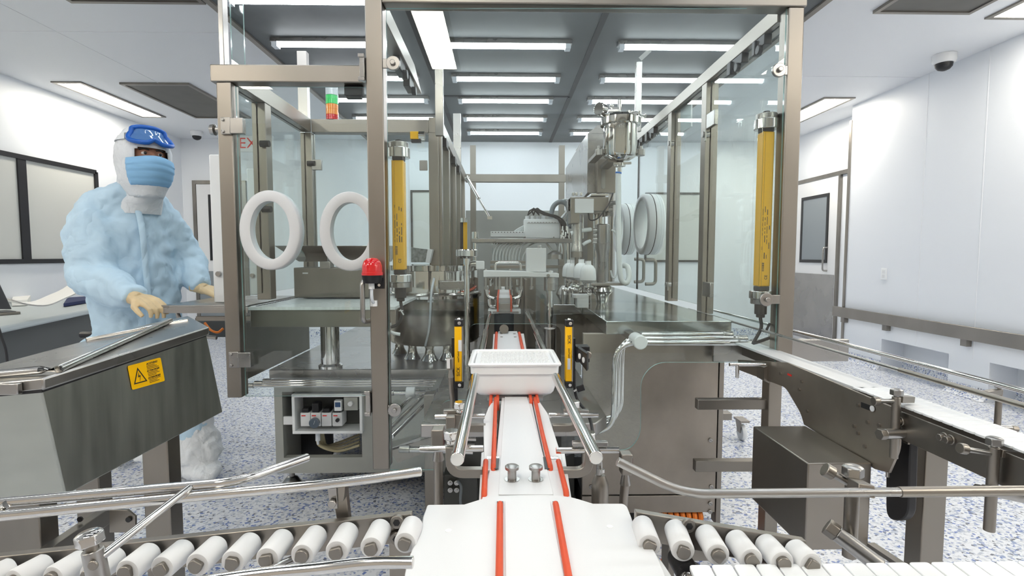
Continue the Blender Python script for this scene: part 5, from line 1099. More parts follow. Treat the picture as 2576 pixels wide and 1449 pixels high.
# slats: straight part, quarter turn toward the camera, then along -x at the bottom of the picture
RI, RO = .30, .395                      # inner and outer radius of the turn
YE = PZ(2100, 1412, ZC).y; cxx, cyy = bx0-RI, YE+RI
mid = (RI+RO)/2; path = []
s_ = 1.28
while s_ > cyy+.001: path.append((V((bx0+.0475, s_, ZC)), V((0, -1, 0)))); s_ -= .0245
n_ = int(mid*PI/2/.0245)
for i in range(n_+1):
    a = i/n_*PI/2; path.append((V((cxx+mid*math.cos(a), cyy-mid*math.sin(a), ZC)), V((-math.sin(a), -math.cos(a), 0))))
x_ = cxx-.0245; yb_ = cyy-mid
while x_ > .21: path.append((V((x_, yb_, ZC)), V((-1, 0, 0)))); x_ -= .0245
cnt = 0
for p, d in path:
    sd = V((-d.y, d.x, 0)); hw_ = .0445; hl = .0113
    pl = fil([p+sd*hw_+d*hl-d*.004, p+sd*hw_-d*hl-d*.004, p-d*hl, p-sd*hw_-d*hl-d*.004, p-sd*hw_+d*hl-d*.004, p+d*hl], [.004, .004, .01, .004, .004, .01], 3, True)
    link('slat', MB().prism([q+V((0, 0, -.005)) for q in pl], (0, 0, .005)), MILKY, t, .0008); cnt += 1
# side plates
m = MB(); m.box(bx0-.004, cyy, ZC-.075, bx0, 1.28, ZC-.012); m2 = MB()
ar = lambda R, z, n=24: [V((cxx+R*math.cos(i/n*PI/2), cyy-R*math.sin(i/n*PI/2), z)) for i in range(n+1)]
def wall(R, z0, z1, th):
    b = MB(); ins, out = ar(R, z0), ar(R+th, z0); tp = V((0, 0, z1-z0))
    b.loft([[a, o, o+tp, a+tp] for a, o in zip(ins, out)]); return b
link('inner_side_plate', m, STEELD, t, .001); link('inner_curve_plate', wall(RI-.008, ZC-.075, ZC-.012, .004), STEELD, t, .001); link('outer_curve_plate', wall(RO+.004, ZC-.075, ZC-.012, .004), STEELD, t, .001)
link('outer_side_plate', MB().box(bx1, cyy, ZC-.075, bx1+.004, 2.6, ZC-.006), STEELD, t, .001)
link('near_side_plate', MB().box(.205, cyy-RI-.0, ZC-.075, cxx, cyy-RI+.004, ZC-.014), STEELD, t, .001)
# big shaped side plate beside the motor box
q = [(1856, 905), (1980, 912), (2262, 1031), (2262, 1130), (2236, 1190), (2200, 1180), (2022, 1068), (2014, 1040), (1976, 975), (1856, 930)]
pl = fil([PX(x, y, bx0-.006) for x, y in q], [0, 0, 0, .02, .0, 0, .0, .03, .02, 0], 4, True)
link('drive_side_plate', MB().prism(pl, (.006, 0, 0)), STAIN, t, .001)
bo = MB()
for px, py in ((1965, 940), (2018, 960), (2012, 980), (2160, 1020), (2150, 1072), (2184, 1062), (2213, 1070), (2177, 1123), (2160, 1090), (2032, 1034)): c = PX(px, py, bx0-.006); bo.cyl(c, c+V((-.004, 0, 0)), .005, n=8)
link('bolt_head', bo, STEELD, t); c = PX(1986, 943, bx0-.0065); link('red_mark', MB().cbox(c, .001, .022, .006), REDT, t)
c0, c1 = PX(2166, 1018, bx0-.0075), PX(2190, 1027, bx0-.0075); link('black_label', MB().bar(c0, c1, .001, .013, V((0, 0, 1))), BLACK, t); c = PX(2195, 1028, bx0-.008); link('white_button', MB().cyl(c, c+V((-.002, 0, 0)), .007), WHITEP, t)
for px, py in ((2268, 1060), (2378, 1100), (2394, 1106)): c = PX(px, py, bx0-.004); link('hex_bolt', MB().cyl(c, c+V((-.004, 0, 0)), .010, n=16).hex(c+V((-.004, 0, 0)), c+V((-.014, 0, 0)), .0075), STEEL, t, .001)
# motor box, guard and legs
f = thing('motor_housing', 'plain steel box housing below the slat conveyor, right', 'machine housing', (.8, 1.33, .6))
Yn = 1.2; a, b = A(2033, 1166, Yn), A(2231, 1382, Yn); fx0, fx1, fz0, fz1 = a.x, b.x, b.z, a.z; Yr = Yn*1.228
link('shell', MB().box(fx0, Yn, fz0, min(fx1, bx0-.008), Yr, fz1), STEEL, f, .003)
link('bottom_flange', MB().bar(A(2190, 1370, 1.22), A(2310, 1450, 1.08), .02, .01), STEELD, f)
m = MB(); g = fil([PX(2228, 1085, .93), PX(2290, 1085, .93), PX(2284, 1310, .93), PX(2228, 1310, .93)], [0, .02, .06, .06], 6, True); m.prism(g, (.02, 0, 0)); link('belt_guard', m, BLACK, f, .003)
m = MB(); m.tube(fil([PX(2233, 1200, .91), PX(2232, 1100, .91), PX(2255, 1085, .91)], .03), .004, 8); link('guard_edge', m, STEELL, f)
ls = thing('conveyor_stand', 'square steel legs and cross bars under the slat conveyor', 'stand', (.95, 1.3, 0))
for x0_, x1_, Y_, zt_ in ((2330, 2388, 1.16, 1132), (1936, 1968, 1.72, 956)):
    a, b = A(x0_, zt_, Y_), A(x1_, zt_, Y_); link('leg', MB().box(a.x, Y_, 0, b.x, Y_+.05, a.z), STEEL, ls, .002)
a, b = A(2330, 0, 1.16), A(2388, 0, 1.16); link('leg_bracket', MB().prism([A(2304, 1085, 1.13), A(2340, 1085, 1.13), A(2340, 1128, 1.13), A(2330, 1132, 1.13), A(2304, 1120, 1.13)], (0, .004, 0)).box(A(2340, 0, 1.13).x, 1.13, A(0, 1136, 1.13).z, A(2394, 0, 1.13).x, 1.2, A(0, 1130, 1.13).z), STEEL, ls, .001)
a, b = A(1826, 1030, 1.74), A(1936, 1004, 1.74); link('cross_bar', MB().box(a.x-.1, 1.735, a.z, b.x, 1.765, b.z), STEELD, ls, .002)
a, b = A(1820, 1186, 1.74), A(1936, 1158, 1.74); link('cross_bar', MB().box(a.x-.1, 1.735, a.z, b.x, 1.765, b.z), STEELD, ls, .002)
m = MB(); m.prism([A(1922, 925, 1.70), A(1936, 918, 1.70), A(1936, 965, 1.70), A(1922, 957, 1.70)], (0, .05, 0)); link('head_bracket', m, STEELD, ls)
link('head_rod', MB().cyl(A(1835, 917, 1.70), A(1925, 917, 1.70), .006).cyl(A(1855, 917, 1.70), A(1855, 950, 1.70), .006), CHROME, ls)
# castor of the machine behind
w_ = thing('castor_wheel', 'castor wheel under a steel bar, behind the right cabinet', 'castor', (A(1868, 1120, 2.4).x, 2.4, 0)); c = A(1868, 1098, 2.4); R = c.z if c.z > .03 else .05
yw = 1.2*FPX/(1120-642)
c = V((A(1866, 1100, yw).x, yw, .052)); link('wheel', MB().lathe(c-V((.016, 0, 0)), [(.02, 0), (.048, .002), (.052, .008), (.052, .024), (.048, .03), (.02, .032)], (1, 0, 0), n=26), MILKY, w_); link('fork', MB().prism([c+V((-.022, -.02, 0)), c+V((-.022, .02, 0)), c+V((-.022, .055, .075)), c+V((-.022, -.03, .075))], (.004, 0, 0)).box(c.x-.03, c.y-.04, c.z+.072, c.x+.03, c.y+.06, c.z+.085), STEEL, w_, .001)
a = A(1826, 1082, yw); link('bar', MB().box(a.x-.2, c.y-.02, c.z+.085, A(1867, 0, yw).x, c.y+.05, c.z+.13), STEEL, w_, .002); w_.location = w_.location
# guide rails over the slat conveyor
Zs = .925
link_pts = [PZ(2150, 962, Zs), PZ(2330, 1018, Zs)]
xr = .955; rI = .30
yend = PZ(2000, 1240, Zs).y; ccx, ccy = xr-rI, yend+rI
pts = [V((xr, 2.6, Zs)), V((xr, 1.5, Zs)), V((xr, ccy, Zs))]+[V((ccx+rI*math.cos(a), ccy-rI*math.sin(a), Zs)) for a in [PI/2*i/16 for i in range(1, 17)]]
cr = thing('guide_rail', 'curved steel guide rail over the white slats, right foreground', 'rail', (xr, 1.2, Zs))
link('rail', MB().tube(pts+[V((.60, yend, Zs)), V((.45, yend, Zs))], .0047, 14), STEELL, cr, .0)
link('thick_bend', MB().tube([V((xr, 1.2, Zs)), V((xr, 1.0, Zs))]+pts[2:]+[V((A(2262, 1248, yend).x, yend, Zs))], .0060, 16), STEEL, cr)
e = [V((.62, yend, Zs)), V((A(1720, 1240, yend).x, yend, Zs)), A(1553, 1160, yend+.01)]
link('near_end', MB().tube(fil(e, .03, 8), .0052, 14), STEELL, cr, .0008)
orl = rod(V((1.06, 1.0, Zs+.0)), V((1.06, 2.62, Zs+.0)), .0065, 'thin straight outer guide rail beyond the white slats, right', 'guide_rail')
# clamp posts of the rails
def cpost(px, ytop, ybot, Y, label, base=None, pin=None, rp=.0085, jaw=None):
    a, b = A(px, ytop, Y), A(px, ybot, Y); t = thing('clamp_post', label, 'post', (a.x, Y, b.z))
    link('post', MB().cyl((a.x, Y, b.z), (a.x, Y, a.z-.012), rp, n=18), STEEL, t, .001)
    link('hex_knob', MB().cyl((a.x, Y, a.z-.014), (a.x, Y, a.z-.008), rp*.6, n=12).hex((a.x, Y, a.z-.008), (a.x, Y, a.z+.004), rp*1.5).cyl((a.x, Y, a.z+.004), (a.x, Y, a.z+.006), rp*1.45, rp*1.0), STEELL, t, .001)
    if base:
        p, q, r_ = base; p, q = V(p), V(q); link('base_tube', MB().cyl(p, q, r_, n=20), STEELL, t, .001); d = (q-p).normalized(); link('base_bolt', MB().hex(p-d*.014, p, r_*1.1), STEELD, t, .001)
    if pin:
        p, q = V(pin[0]), V(pin[1]); d = (p-q).normalized(); link('clamp_pin', MB().cyl(p, q, .0048, n=12), STEELL, t); link('pin_head', MB().cyl(p, p+d*.012, .0095, n=18), STEEL, t, .001)
    if jaw:
        link('jaw', MB().bar(V(jaw[0]), V(jaw[1]), .016, .014), STEEL, t, .001)
    return t
Y = 1.12; xx = A(2256, 1000, Y).x
cpost(2256, 985, 1152, Y, 'clamp post with hexagonal knob at the left edge of the slats, beside the motor box', (A(2225, 1092, Y-.01), A(2300, 1088, Y), .0115), (A(2210, 1009, Y), A(2254, 1008, Y)), .0088, (A(2262, 1004, Y), A(2292, 1004, Y+.02)))
Y = .888; cpost(2502, 1108, 1335, Y, 'clamp post with hexagonal knob at the right edge of the photo', None, (A(2430, 1130, Y), A(2500, 1142, Y)), .0088, (A(2510, 1138, Y), A(2600, 1150, Y+.02)))
m = MB(); m.cyl(A(2470, 1232, Y), A(2580, 1255, Y), .0085).hex(A(2456, 1230, Y), A(2468, 1232, Y), .009); one('tie_rod', m.hex(A(2474, 1230, Y-.01), A(2490, 1232, Y-.01), .008), STEELL, 'short steel tie rod behind the bend of the curved rail', 'rod')
Y = .66; cpost(2146, 1182, 1400, Y, 'clamp post with a polished knob in front of the motor box', (A(2105, 1342, Y-.01), A(2215, 1425, Y-.04), .0105), (A(2095, 1192, Y+.005), A(2140, 1218, Y)), .0088, (A(2148, 1216, Y), A(2180, 1235, yend)))
c = A(2146, 1400, Y); 
Y = 1.36; cpost(2515, 968, 1076, Y, 'clamp post of the thin outer rail, far right', (A(2545, 1078, Y-.01), A(2495, 1074, Y), .008), None, .0078, (A(2512, 985, Y), A(2478, 990, Y-.02)))
Y = 2.4; cpost(2019, 855, 912, Y, 'short clamp post of the thin outer rail, by the machine post', (A(2032, 912, Y), A(2012, 909, Y), .008), None, .012, (A(2015, 866, Y), A(1996, 862, Y)))

# ================================================================ DESK SIDE, LEFT
dk = thing('desk', 'grey laminate desk along the left wall behind the person', 'desk', (-3.9, 3.6, 0))
p0, p1 = PZ(-150, 858, .75), PZ(250, 781, .75)
dx0 = -3.15
q0, q1 = PZ(-200, 862, .75), PZ(222, 778, .75)
top = [q0, q1, q1+(q1-q0).normalized()*1.0, V((XL+.01, 5.2, .75)), V((XL+.01, 2.0, .75))]
link('top', MB().prism(top, (0, 0, -.045)), DESKM, dk, .015)
bk_ = [q0+V((-.12, .03, -.05)), q1+V((-.12, .03, -.05)), q1+(q1-q0).normalized()*.9+V((-.12, 0, -.05))]
link('front_panel', MB().prism([bk_[0], bk_[2], bk_[2]+V((-.03, 0, 0)), bk_[0]+V((-.03, 0, 0))], (0, 0, -.69)), DGREY, dk)
link('cable', MB().tube(sweep([A(-5, 820, 2.75), A(5, 850, 2.75), A(15, 880, 2.75), A(20, 920, 2.75)], 5), .006, 6), RUBBER, dk)
lp = thing('laptop', 'open black laptop at the left edge of the photo', 'laptop', PZ(10, 790, .76)); c = PZ(-60, 796, .755)
u = V((.55, .83, 0)); v_ = V((-.83, .55, 0))
b0 = PZ(52, 790, .752)
B = [b0, b0-u*.36, b0-u*.36+v_*.25, b0+v_*.25]
link('base', MB().prism(B, (0, 0, .018)), STEELD, lp, .002); link('keyboard', MB().prism([lerp(p, (B[0]+B[2])/2, .12)+V((0, 0, .018)) for p in B], (0, 0, .003)), BLACK, lp)
e0, e1 = A(28, 778, 3.3), A(-120, 778, 2.95); link('screen', MB().prism([e0, e1, A(-160, 640, 2.9), A(-9, 700, 3.25)], (-.015, .02, 0)), BLACK, lp, .002)
m = MB(); pp = [A(28, 756, 3.45), A(70, 768, 3.5), A(120, 770, 3.6), A(165, 752, 3.75), A(200, 735, 3.85), A(240, 705, 3.95)]
qq = [p+V((-.22, .12, .01)) for p in pp]
for k in range(3): m.loft([[a+V((0, 0, .004*k)), b+V((0, 0, .004*k)), b+V((0, 0, .004*k+.002)), a+V((0, 0, .004*k+.002))] for a, b in zip(sweep(pp, 4), sweep(qq, 4))])
one('paper_sheets', m, PAPER, 'loose white printed sheets curling up on the desk', 'papers')
one('binder', MB().prism([PZ(160, 772, .755), PZ(220, 762, .755), PZ(225, 752, .755), PZ(170, 756, .755)], (0, 0, .03)), NAVY, 'dark binder under the curled papers on the desk', 'binder', None, .003)
one('paper_stack', MB().prism([PZ(30, 770, .755), PZ(70, 768, .755), PZ(78, 755, .755), PZ(34, 755, .755)], (0, 0, .05)), PAPER, 'small white stack of paper beside the laptop', 'papers', None, .002)
# office chair behind the person
oc_ = thing('office_chair', 'black office chair mostly hidden behind the person', 'chair', (A(245, 850, 3.1).x, 3.1, 0)); cx_, cy_ = A(245, 850, 3.1).x, 3.1
link('seat', MB().ell((cx_+.18, cy_, .47), (.25, .25, .05), n=20), RUBBER, oc_); link('backrest', MB().ell((cx_+.40, cy_+.05, .62), (.05, .2, .10), n=18), RUBBER, oc_); link('column', MB().cyl((cx_+.18, cy_, .1), (cx_+.18, cy_, .45), .03), RUBBER, oc_)
for i in range(5): a = 2*PI*i/5; link('base_leg', MB().bar((cx_+.18, cy_, .09), (cx_+.18+.28*math.cos(a), cy_+.28*math.sin(a), .05), .04, .03), RUBBER, oc_)
c = A(222, 842, 3.0); link('armrest', MB().tube(fil([c+V((-.04, 0, 0)), c+V((.05, 0, 0)), c+V((.11, .03, -.14))], .03), .018, 8), BLACK, oc_)

# sliding tray the person holds
zt_ = ZW-.005
tr = thing('sliding_tray', 'flat steel tray sticking out of the left enclosure, held by the person', 'tray', (-1.25, 2.45, zt_-.03))
a0 = PZ(404, 768, zt_); a1 = V((XL0-.01, a0.y, zt_)); b0_ = PZ(432, 744, zt_); 
link('tray_top', MB().prism([a0, a1, V((XL0-.01, b0_.y, zt_)), V((a0.x, b0_.y, zt_))], (0, 0, -.008)), STEELL, tr, .002)
link('tray_rim', MB().box(a0.x, a0.y, zt_-.035, XL0-.01, a0.y+.012, zt_-.008).box(a0.x, b0_.y-.012, zt_-.03, XL0-.01, b0_.y, zt_-.008), STEELL, tr, .001)
for y in (a0.y+.06, b0_.y-.06): link('slide_rail', MB().bar((a0.x+.12, y, zt_-.065), (XL0, y, zt_-.065), .02), STEELD, tr)
link('brace', MB().tube(fil([A(446, 788, 2.3), A(452, 806, 2.3), A(500, 845, 2.3), A(545, 850, 2.3)], .05), .009, 8), STEELL, tr)
t = thing('guard_plate', 'white translucent plastic guard plate standing left of the enclosure post', 'guard plate', A(548, 760, LY+.3)); a, b = A(538, 762, LY+.3), A(566, 388, LY+.3)
link('plate', MB().box(a.x, LY+.3, a.z, b.x, LY+.312, b.z), MILKY, t, .006); c = A(551, 689, LY+.298); link('knob', MB().cyl(c, c+V((0, -.012, 0)), .012), STEELL, t, .002)
t = thing('guard_plate', 'second white guard plate seen through the left side glass', 'guard plate', A(636, 740, BY-.3)); a, b = A(630, 742, BY-.25), A(642, 424, BY-.25); link('plate', MB().box(a.x-.0, BY-.25, a.z, b.x, BY-.24, b.z), MILKY, t, .004); link('stud', MB().cyl((a.x+.015, BY-.25, a.z+.1), (a.x+.015, BY-.262, a.z+.1), .01), STEELL, t)

# ================================================================ THE PERSON IN BLUE COVERALLS
O = V((-1.86, 2.6, 0)); fb = V((.82, -.57, 0)).normalized(); lb = V((-fb.y, fb.x, 0)); UPZ = V((0, 0, 1))
fh = V((.80, -.60, .0)).normalized(); lh = V((-fh.y, fh.x, 0)); HD = A(361, 399, 2.55)
pe = thing('person', 'person in pale blue coveralls, white hood, blue mask and raised goggles holding the tray', 'person', O)
def ringe(c, a, b, n=20): return [V(c)+lb*(a*math.cos(2*PI*i/n))+fb*(b*math.sin(2*PI*i/n)) for i in range(n)]
def modify(o, vox, sm=4, disp=()):
    r = o.modifiers.new('remesh', 'REMESH'); r.mode = 'VOXEL'; r.voxel_size = vox; r.use_smooth_shade = True
    k = o.modifiers.new('smooth', 'SMOOTH'); k.factor = .5; k.iterations = sm
    for size, st, hard in disp:
        tx = bpy.data.textures.new('wrinkle', 'CLOUDS'); tx.noise_scale = size; tx.noise_depth = 2
        tx.noise_type = 'HARD_NOISE' if hard else 'SOFT_NOISE'
        d = o.modifiers.new('wrinkles', 'DISPLACE'); d.texture = tx; d.strength = st; d.mid_level = .5 if not hard else .3; d.texture_coords = 'LOCAL'
    return o
F1, F2 = PZ(405, 1186, 0), PZ(492, 1190, 0)
Lsh, Rsh = O+lb*.185+UPZ*1.435, O-lb*.185+UPZ*1.425
Rel, Rwr = A(238, 690, 2.40), A(340, 748, 2.28)
Lel, Lwr = A(470, 655, 2.80), A(508, 722, 2.72)
# the body under the clothing: one continuous skin surface (only the eye strip shows)
m = MB(); m.ell(HD, (.090, .113, .13), M4.Rotation(math.atan2(fh.y, fh.x)+PI/2, 3, 'Z'), 20, 14)
m.cyl(HD+V((0, .02, -.09)), O+fb*.04+UPZ*1.40, .05, .055)
m.loft([ringe(O+UPZ*1.46, .09, .06), ringe(O+UPZ*1.40, .12, .07), ringe(O+UPZ*1.2, .12, .08), ringe(O+UPZ*.95, .11, .08), ringe(O+UPZ*.82, .12, .08)])
for sh, el, wr in ((Rsh, Rel, Rwr), (Lsh, Lel, Lwr)): m.tube([lerp(sh, O+UPZ*1.38, .4)+UPZ*(-.04), lerp(sh, el, .5), el, lerp(el, wr, .5), wr], .04, 12, rad=[.04, .042, .038, .034, .027])
for h_, f_ in ((-.09, F1), (.09, F2)): m.tube([O+lb*h_+UPZ*.88, lerp(O+lb*h_+UPZ*.88, f_+UPZ*.1, .5), f_+UPZ*.05], .06, 12, rad=[.06, .05, .04])
m.ell(HD+fh*.114+UPZ*(-.008), (.012, .012, .026), None, 10, 8)
for sd in (-1, 1):
    c = HD+fh*.099+lh*(.031*sd)+UPZ*.010; m.ell(c+UPZ*.0085-fh*.001, (.016, .0145, .009), M4.Rotation(math.atan2(fh.y, fh.x)+PI/2, 3, 'Z'), 14, 8); m.ell(c-UPZ*.0105-fh*.003, (.016, .014, .006), M4.Rotation(math.atan2(fh.y, fh.x)+PI/2, 3, 'Z'), 14, 8)
bo = modify(link('body', m, SKIN, pe), .006, 2)
for sd in (-1, 1):
    c = HD+fh*.099+lh*(.031*sd)+UPZ*.010
    e = link('eye', MB().ell(c, (.0125,)*3, None, 14, 10), EYEW, pe); link('iris', MB().ell(c+fh*.0085+lh*.001, (.0072,)*3, None, 12, 8), BLACK, e)
    link('eyebrow', MB().tube(sweep([HD+fh*.112+lh*(.014*sd)+UPZ*.026, HD+fh*.109+lh*(.032*sd)+UPZ*.030, HD+fh*.096+lh*(.05*sd)+UPZ*.026], 4), .0035, 6), BLACK, pe)
# coveralls
m = MB()
tor = [(1.555, .07, .07, .075, .03), (1.53, .105, .09, .06, .02), (1.495, .16, .115, .03, .005), (1.44, .195, .13, 0, -.005), (1.30, .20, .15, 0, 0), (1.15, .195, .155, .01, .01), (1.0, .19, .16, .02, .02), (.88, .19, .16, .02, .03), (.74, .185, .155, .02, .04), (.62, .17, .13, .02, .05)]
m.loft([ringe(O+UPZ*z+fb*fo+lb*lo, a, b) for z, a, b, fo, lo in tor])
def sleeve(sh, el, wr, rad):
    P = sweep([sh, lerp(sh, el, .5)+UPZ*.005, el, lerp(el, wr, .5)-UPZ*.01, wr], 4); n = len(P)
    m.tube(P, .07, 16, rad=[rad[min(int(i/(n-1)*(len(rad)-1)), len(rad)-2)]*(1-(i/(n-1)*(len(rad)-1)) % 1)+rad[min(int(i/(n-1)*(len(rad)-1))+1, len(rad)-1)]*((i/(n-1)*(len(rad)-1)) % 1) if i < n-1 else rad[-1] for i in range(n)])
sleeve(Rsh+lb*.05+V((0, 0, .02)), Rel, Rwr-V((.0, 0, 0)), [.06, .100, .108, .10, .088, .072, .048]); sleeve(Lsh-lb*.05+V((0, 0, .01)), Lel, Lwr, [.06, .088, .09, .085, .075, .062, .045])
for h_, f_ in ((-.10, F1), (.10, F2)): m.tube([O+lb*h_+UPZ*.80, lerp(O+lb*h_+UPZ*.80, f_+UPZ*.2, .5), f_+UPZ*.17], .1, 14, rad=[.13, .115, .095])
cov = modify(link('coverall', m, SUIT, pe), .012, 3, [(.17, .035, True), (.08, .014, True)])
link('zip_flap', MB().tube(sweep([O+fb*.118+UPZ*1.47, O+fb*.178+UPZ*1.33, O+fb*.198+UPZ*1.15, O+fb*.212+UPZ*.98, O+fb*.216+UPZ*.80], 6), .014, 8, sq=.5), SUIT, pe)
# hood with an open eye strip
def hp(az, h, off=0):               # point on the hood: azimuth from the nose, height from the head centre
    t_ = max(-1, min(1, h/.152)); q = math.sqrt(max(0, 1-t_*t_)); q = max(q, .02)
    if h < -.04: q = .975-(-.04-h)*(1.2 if h > -.12 else 1.2)-(max(0, -.12-h)*3.2)
    a, b = (.108+off)*q, (.124+off)*q
    return HD+fh*(b*math.cos(az))+lh*(a*math.sin(az))+UPZ*(h+(off if h > .1 else 0))
hs = [-.19, -.175, -.155, -.135, -.115, -.095, -.075, -.058, -.042, -.030, -.020, -.010, .002, .012, .020, .026, .034, .046, .06, .075, .09, .104, .117, .128, .137, .144, .149, .152]
n = 56; m = MB(); rows_ = []
for h in hs: rows_.append(m.vs([hp(2*PI*i/n, h, (.004 if h < -.1 else 0)+.004*math.sin(i*1.7+h*60)*(1 if abs((i+n/2) % n-n/2) > 10 else .2)) for i in range(n)]))
for i in range(len(hs)-1):
    for j in range(n):
        az = (2*PI*(j+.5)/n+PI) % (2*PI)-PI; hm = (hs[i]+hs[i+1])/2
        if abs(az) < .66 and -.032 < hm < .036-.020*abs(az)**2: continue
        a, b = rows_[i], rows_[i+1]; m.face([a[j], a[(j+1) % n], b[(j+1) % n], b[j]])
m.face(rows_[-1])
ho = link('hood', m, HOODW, pe, ang=70); so = ho.modifiers.new('thick', 'SOLIDIFY'); so.thickness = .005; so.offset = 1
zc_ = HD.z; link('hood_drape', MB().loft([ringe(V((HD.x, HD.y, zc_-.12))-fh*.008, .088, .10, 28), ringe(V((HD.x, HD.y, zc_-.185))-fh*.012, .076, .088, 28), ringe(O+fb*.075+lb*.03+UPZ*1.445, .10, .092, 28), ringe(O+fb*.06+lb*.02+UPZ*1.40, .11, .09, 28)]), HOODW, pe)
tie = MB(); tie.tube(sweep([hp(2.2, -.02, .008), hp(2.4, -.08, .03)+V((-.02, 0, 0)), hp(2.5, -.13, .05)+V((-.03, 0, 0))], 5), .004, 6); link('hood_tie', tie, HOODW, pe)
# face mask with pleats
m = MB(); nu, nv = 24, 22; g = []
for v in range(nv+1):
    h = -.012-.118*v/nv; row = []
    for u in range(nu+1):
        az = (u/nu-.5)*1.9; pl_ = .004*((v*4/nv) % 1); bul = .022*math.cos(az*.85)**2*math.sin(PI*min(1, (v+3)/(nv+3)))
        row.append(hp(az, h-.006+(.014*math.cos(az*1.6)**2 if abs(az) < .98 else 0)*(1-v/nv), .007+bul+pl_))
    g.append(m.vs(row))
for v in range(nv):
    for u in range(nu): m.face([g[v][u], g[v][u+1], g[v+1][u+1], g[v+1][u]])
ma = link('face_mask', m, MASKB, pe, ang=50); so = ma.modifiers.new('thick', 'SOLIDIFY'); so.thickness = .003
# goggles pushed up on the forehead
def gp_(u, v): return hp(u, .083+v, .022-.012*(v/.04)) + UPZ*(.004)
lo = []
for i in range(60):
    a = 2*PI*i/60; cu, sv = math.cos(a), math.sin(a); cu = math.copysign(abs(cu)**.6, cu); sv = math.copysign(abs(sv)**.7, sv)
    notch = .020*math.exp(-((cu)/.16)**2) if sv < 0 else 0
    lo.append((cu*.86, sv*.036+notch))
gg = link('goggles', MB().tube([gp_(u, v) for u, v in lo], .0105, 10, True), GOGB, pe)
m = MB(); g = []
for q in (1, .75, .5, .25, .05): g.append(m.vs([hp(u*q, .083+v*q, .018-.012*(v*q/.04))+UPZ*.004 for u, v in lo]))
for a, b in zip(g, g[1:]):
    for i in range(60): m.face([a[i], a[(i+1) % 60], b[(i+1) % 60], b[i]])
m.face(g[-1]); link('lens', m, mat('goggle_lens', (.10, .22, .48), 0, .04, coat=1), gg)
m = MB(); m.loft([[hp(az, .07, .012), hp(az, .095, .012), hp(az, .095, .015), hp(az, .07, .015)] for az in [.9+i*(2*PI-1.8)/24 for i in range(25)]]); link('strap', m, HOODW, gg)
for az in (.92, -.92): c = hp(az, .082, .016); link('strap_clip', MB().cbox(c, .022, .022, .03), GREYP, gg, .004)
# gloved hands
def hand(W, pd, pn, side, curls, spread=.0):
    pd = V(pd).normalized(); pn = (V(pn)-pd*V(pn).dot(pd)).normalized(); lt = pd.cross(pn); m = MB()
    m.tube([W-pd*.055, W-pd*.02, W+pd*.01], .03, 12, rad=[.036, .031, .030])
    for i, (off, L) in enumerate(((-.032, .064), (-.011, .075), (.011, .080), (.031, .072))):
        off *= -side; K = W+pd*(.088-.006*abs(i-2))+lt*off; m.tube([W+lt*(off*.55), lerp(W+lt*off*.6, K, .5)+pn*.004, K], .014, 10, rad=[.018, .0165, .0125])
        d = pd.copy(); p = K; ch = [K-pd*.01, K]; 
        for f_, cu in zip((.45, .31, .24), curls[i]):
            ax = lt; rot = M4.Rotation(cu, 3, ax); d = rot @ d; p = p+d*(L*f_) + lt*(off*spread); ch.append(p.copy())
        m.tube(ch, .009, 10, rad=[.0115, .0108, .0100, .0092, .0078])
    b0 = W+pd*.02-lt*(-side*.022)*-1 if False else W+pd*.018+lt*(side*.024); t1 = b0+(pd*.6+lt*(side*.75)-pn*.25).normalized()*.04; t2 = t1+(pd*.85+lt*(side*.2)-pn*.4).normalized()*.032; t3 = t2+(pd*.8-pn*.55).normalized()*.026
    m.tube([b0-pd*.01, b0, t1, t2, t3], .011, 10, rad=[.016, .0165, .0125, .0108, .0085])
    return modify(link('glove', m, GLOVE, pe), .0036, 2)
lat_sign = -1
hand(Rwr+V((.012, -.004, -.006)), (.95, -.22, -.22), (.25, -.3, .9), 1, [(-.55, -.75, -.45), (-.6, -.75, -.4), (-.6, -.7, -.4), (-.5, -.65, -.4)], .02)
hand(Lwr+V((.008, -.004, -.008)), (.93, .05, -.36), (.3, -.25, .9), -1, [(-.3, -.55, -.35), (-.3, -.55, -.3), (-.35, -.5, -.3), (-.4, -.5, -.3)], .02)
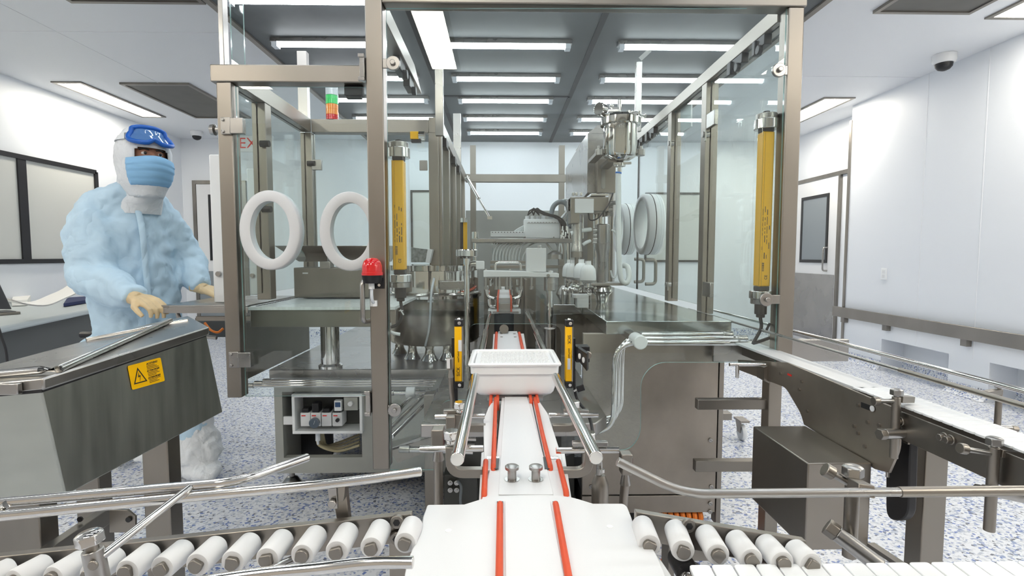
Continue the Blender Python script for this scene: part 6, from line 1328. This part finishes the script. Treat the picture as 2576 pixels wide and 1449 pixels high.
# white shoe covers
for F_, s_ in ((F1, 1.0), (F2, 1.3)):
    m = MB(); d = V((.75, -.66, 0)); m.ell(F_+d*.05+UPZ*.045, (.075*s_, .15*s_, .055), M4.Rotation(math.atan2(d.y, d.x)-PI/2, 3, 'Z'), 18, 10); m.ell(F_+UPZ*.12, (.10*s_, .10*s_, .11), None, 16, 10); m.tube([F_+UPZ*.1, F_+UPZ*.28+V((-.01, 0, 0)), F_+UPZ*.46+V((-.03, -.03, 0))], .1, 14, rad=[.115*s_, .10, .11])
    so = modify(link('shoe_cover', m, HOODW, pe), .011, 3, [(.08, .03, True), (.03, .01, True)])

# dark cabinet behind the left enclosure and tape on the front glass
link('skirt_panel', MB().box(-1.155, 2.16, ZB+.002, -1.14, 3.05, ZW-.09), STEELD, bt, .002)
a, b = A(505, 845, 3.0), A(562, 797, 3.0); link('terminal_box', MB().box(a.x, 2.95, a.z, -1.156, 3.04, b.z), DGREY, bt, .003)
link('box_cable', MB().tube(sweep([A(515, 812, 2.93), A(530, 830, 2.92), A(548, 836, 2.92), A(562, 826, 2.93)], 5), .007, 6), CABLEO, bt)
m = MB(); p = [A(1606, 145, FY+.011), A(1630, 124, FY+.011), A(1639, 130, FY+.011), A(1614, 153, FY+.011)]; m.prism(p, (0, -.0006, 0))
one('tape_strip', m, mat('clear_tape', (.55, .62, .62), 0, .3, alpha=.5), 'small strip of clear tape high on the front glass', 'tape')

# connector panel under the base plate, left of the conveyor
a, b = A(1116, 1290, 2.24), A(1200, 1196, 2.24); cp_ = link('connector_panel', MB().box(a.x, 2.25, a.z, b.x, 2.34, b.z), DGREY, bt, .003)
for px, py in ((1134, 1208), (1150, 1208), (1134, 1226), (1150, 1226)):
    c = A(px, py, 2.25); link('round_connector', MB().cyl(c, c+V((0, -.03, 0)), .0115, n=16).cyl(c+V((0, -.03, 0)), c+V((0, -.034, 0)), .006, n=10), CHROME, cp_, .001)
link('cable', MB().tube(sweep([A(1152, 1210, 2.2), A(1160, 1225, 2.18), A(1158, 1260, 2.18), A(1164, 1290, 2.2)], 5), .006, 7), GREYP, cp_)
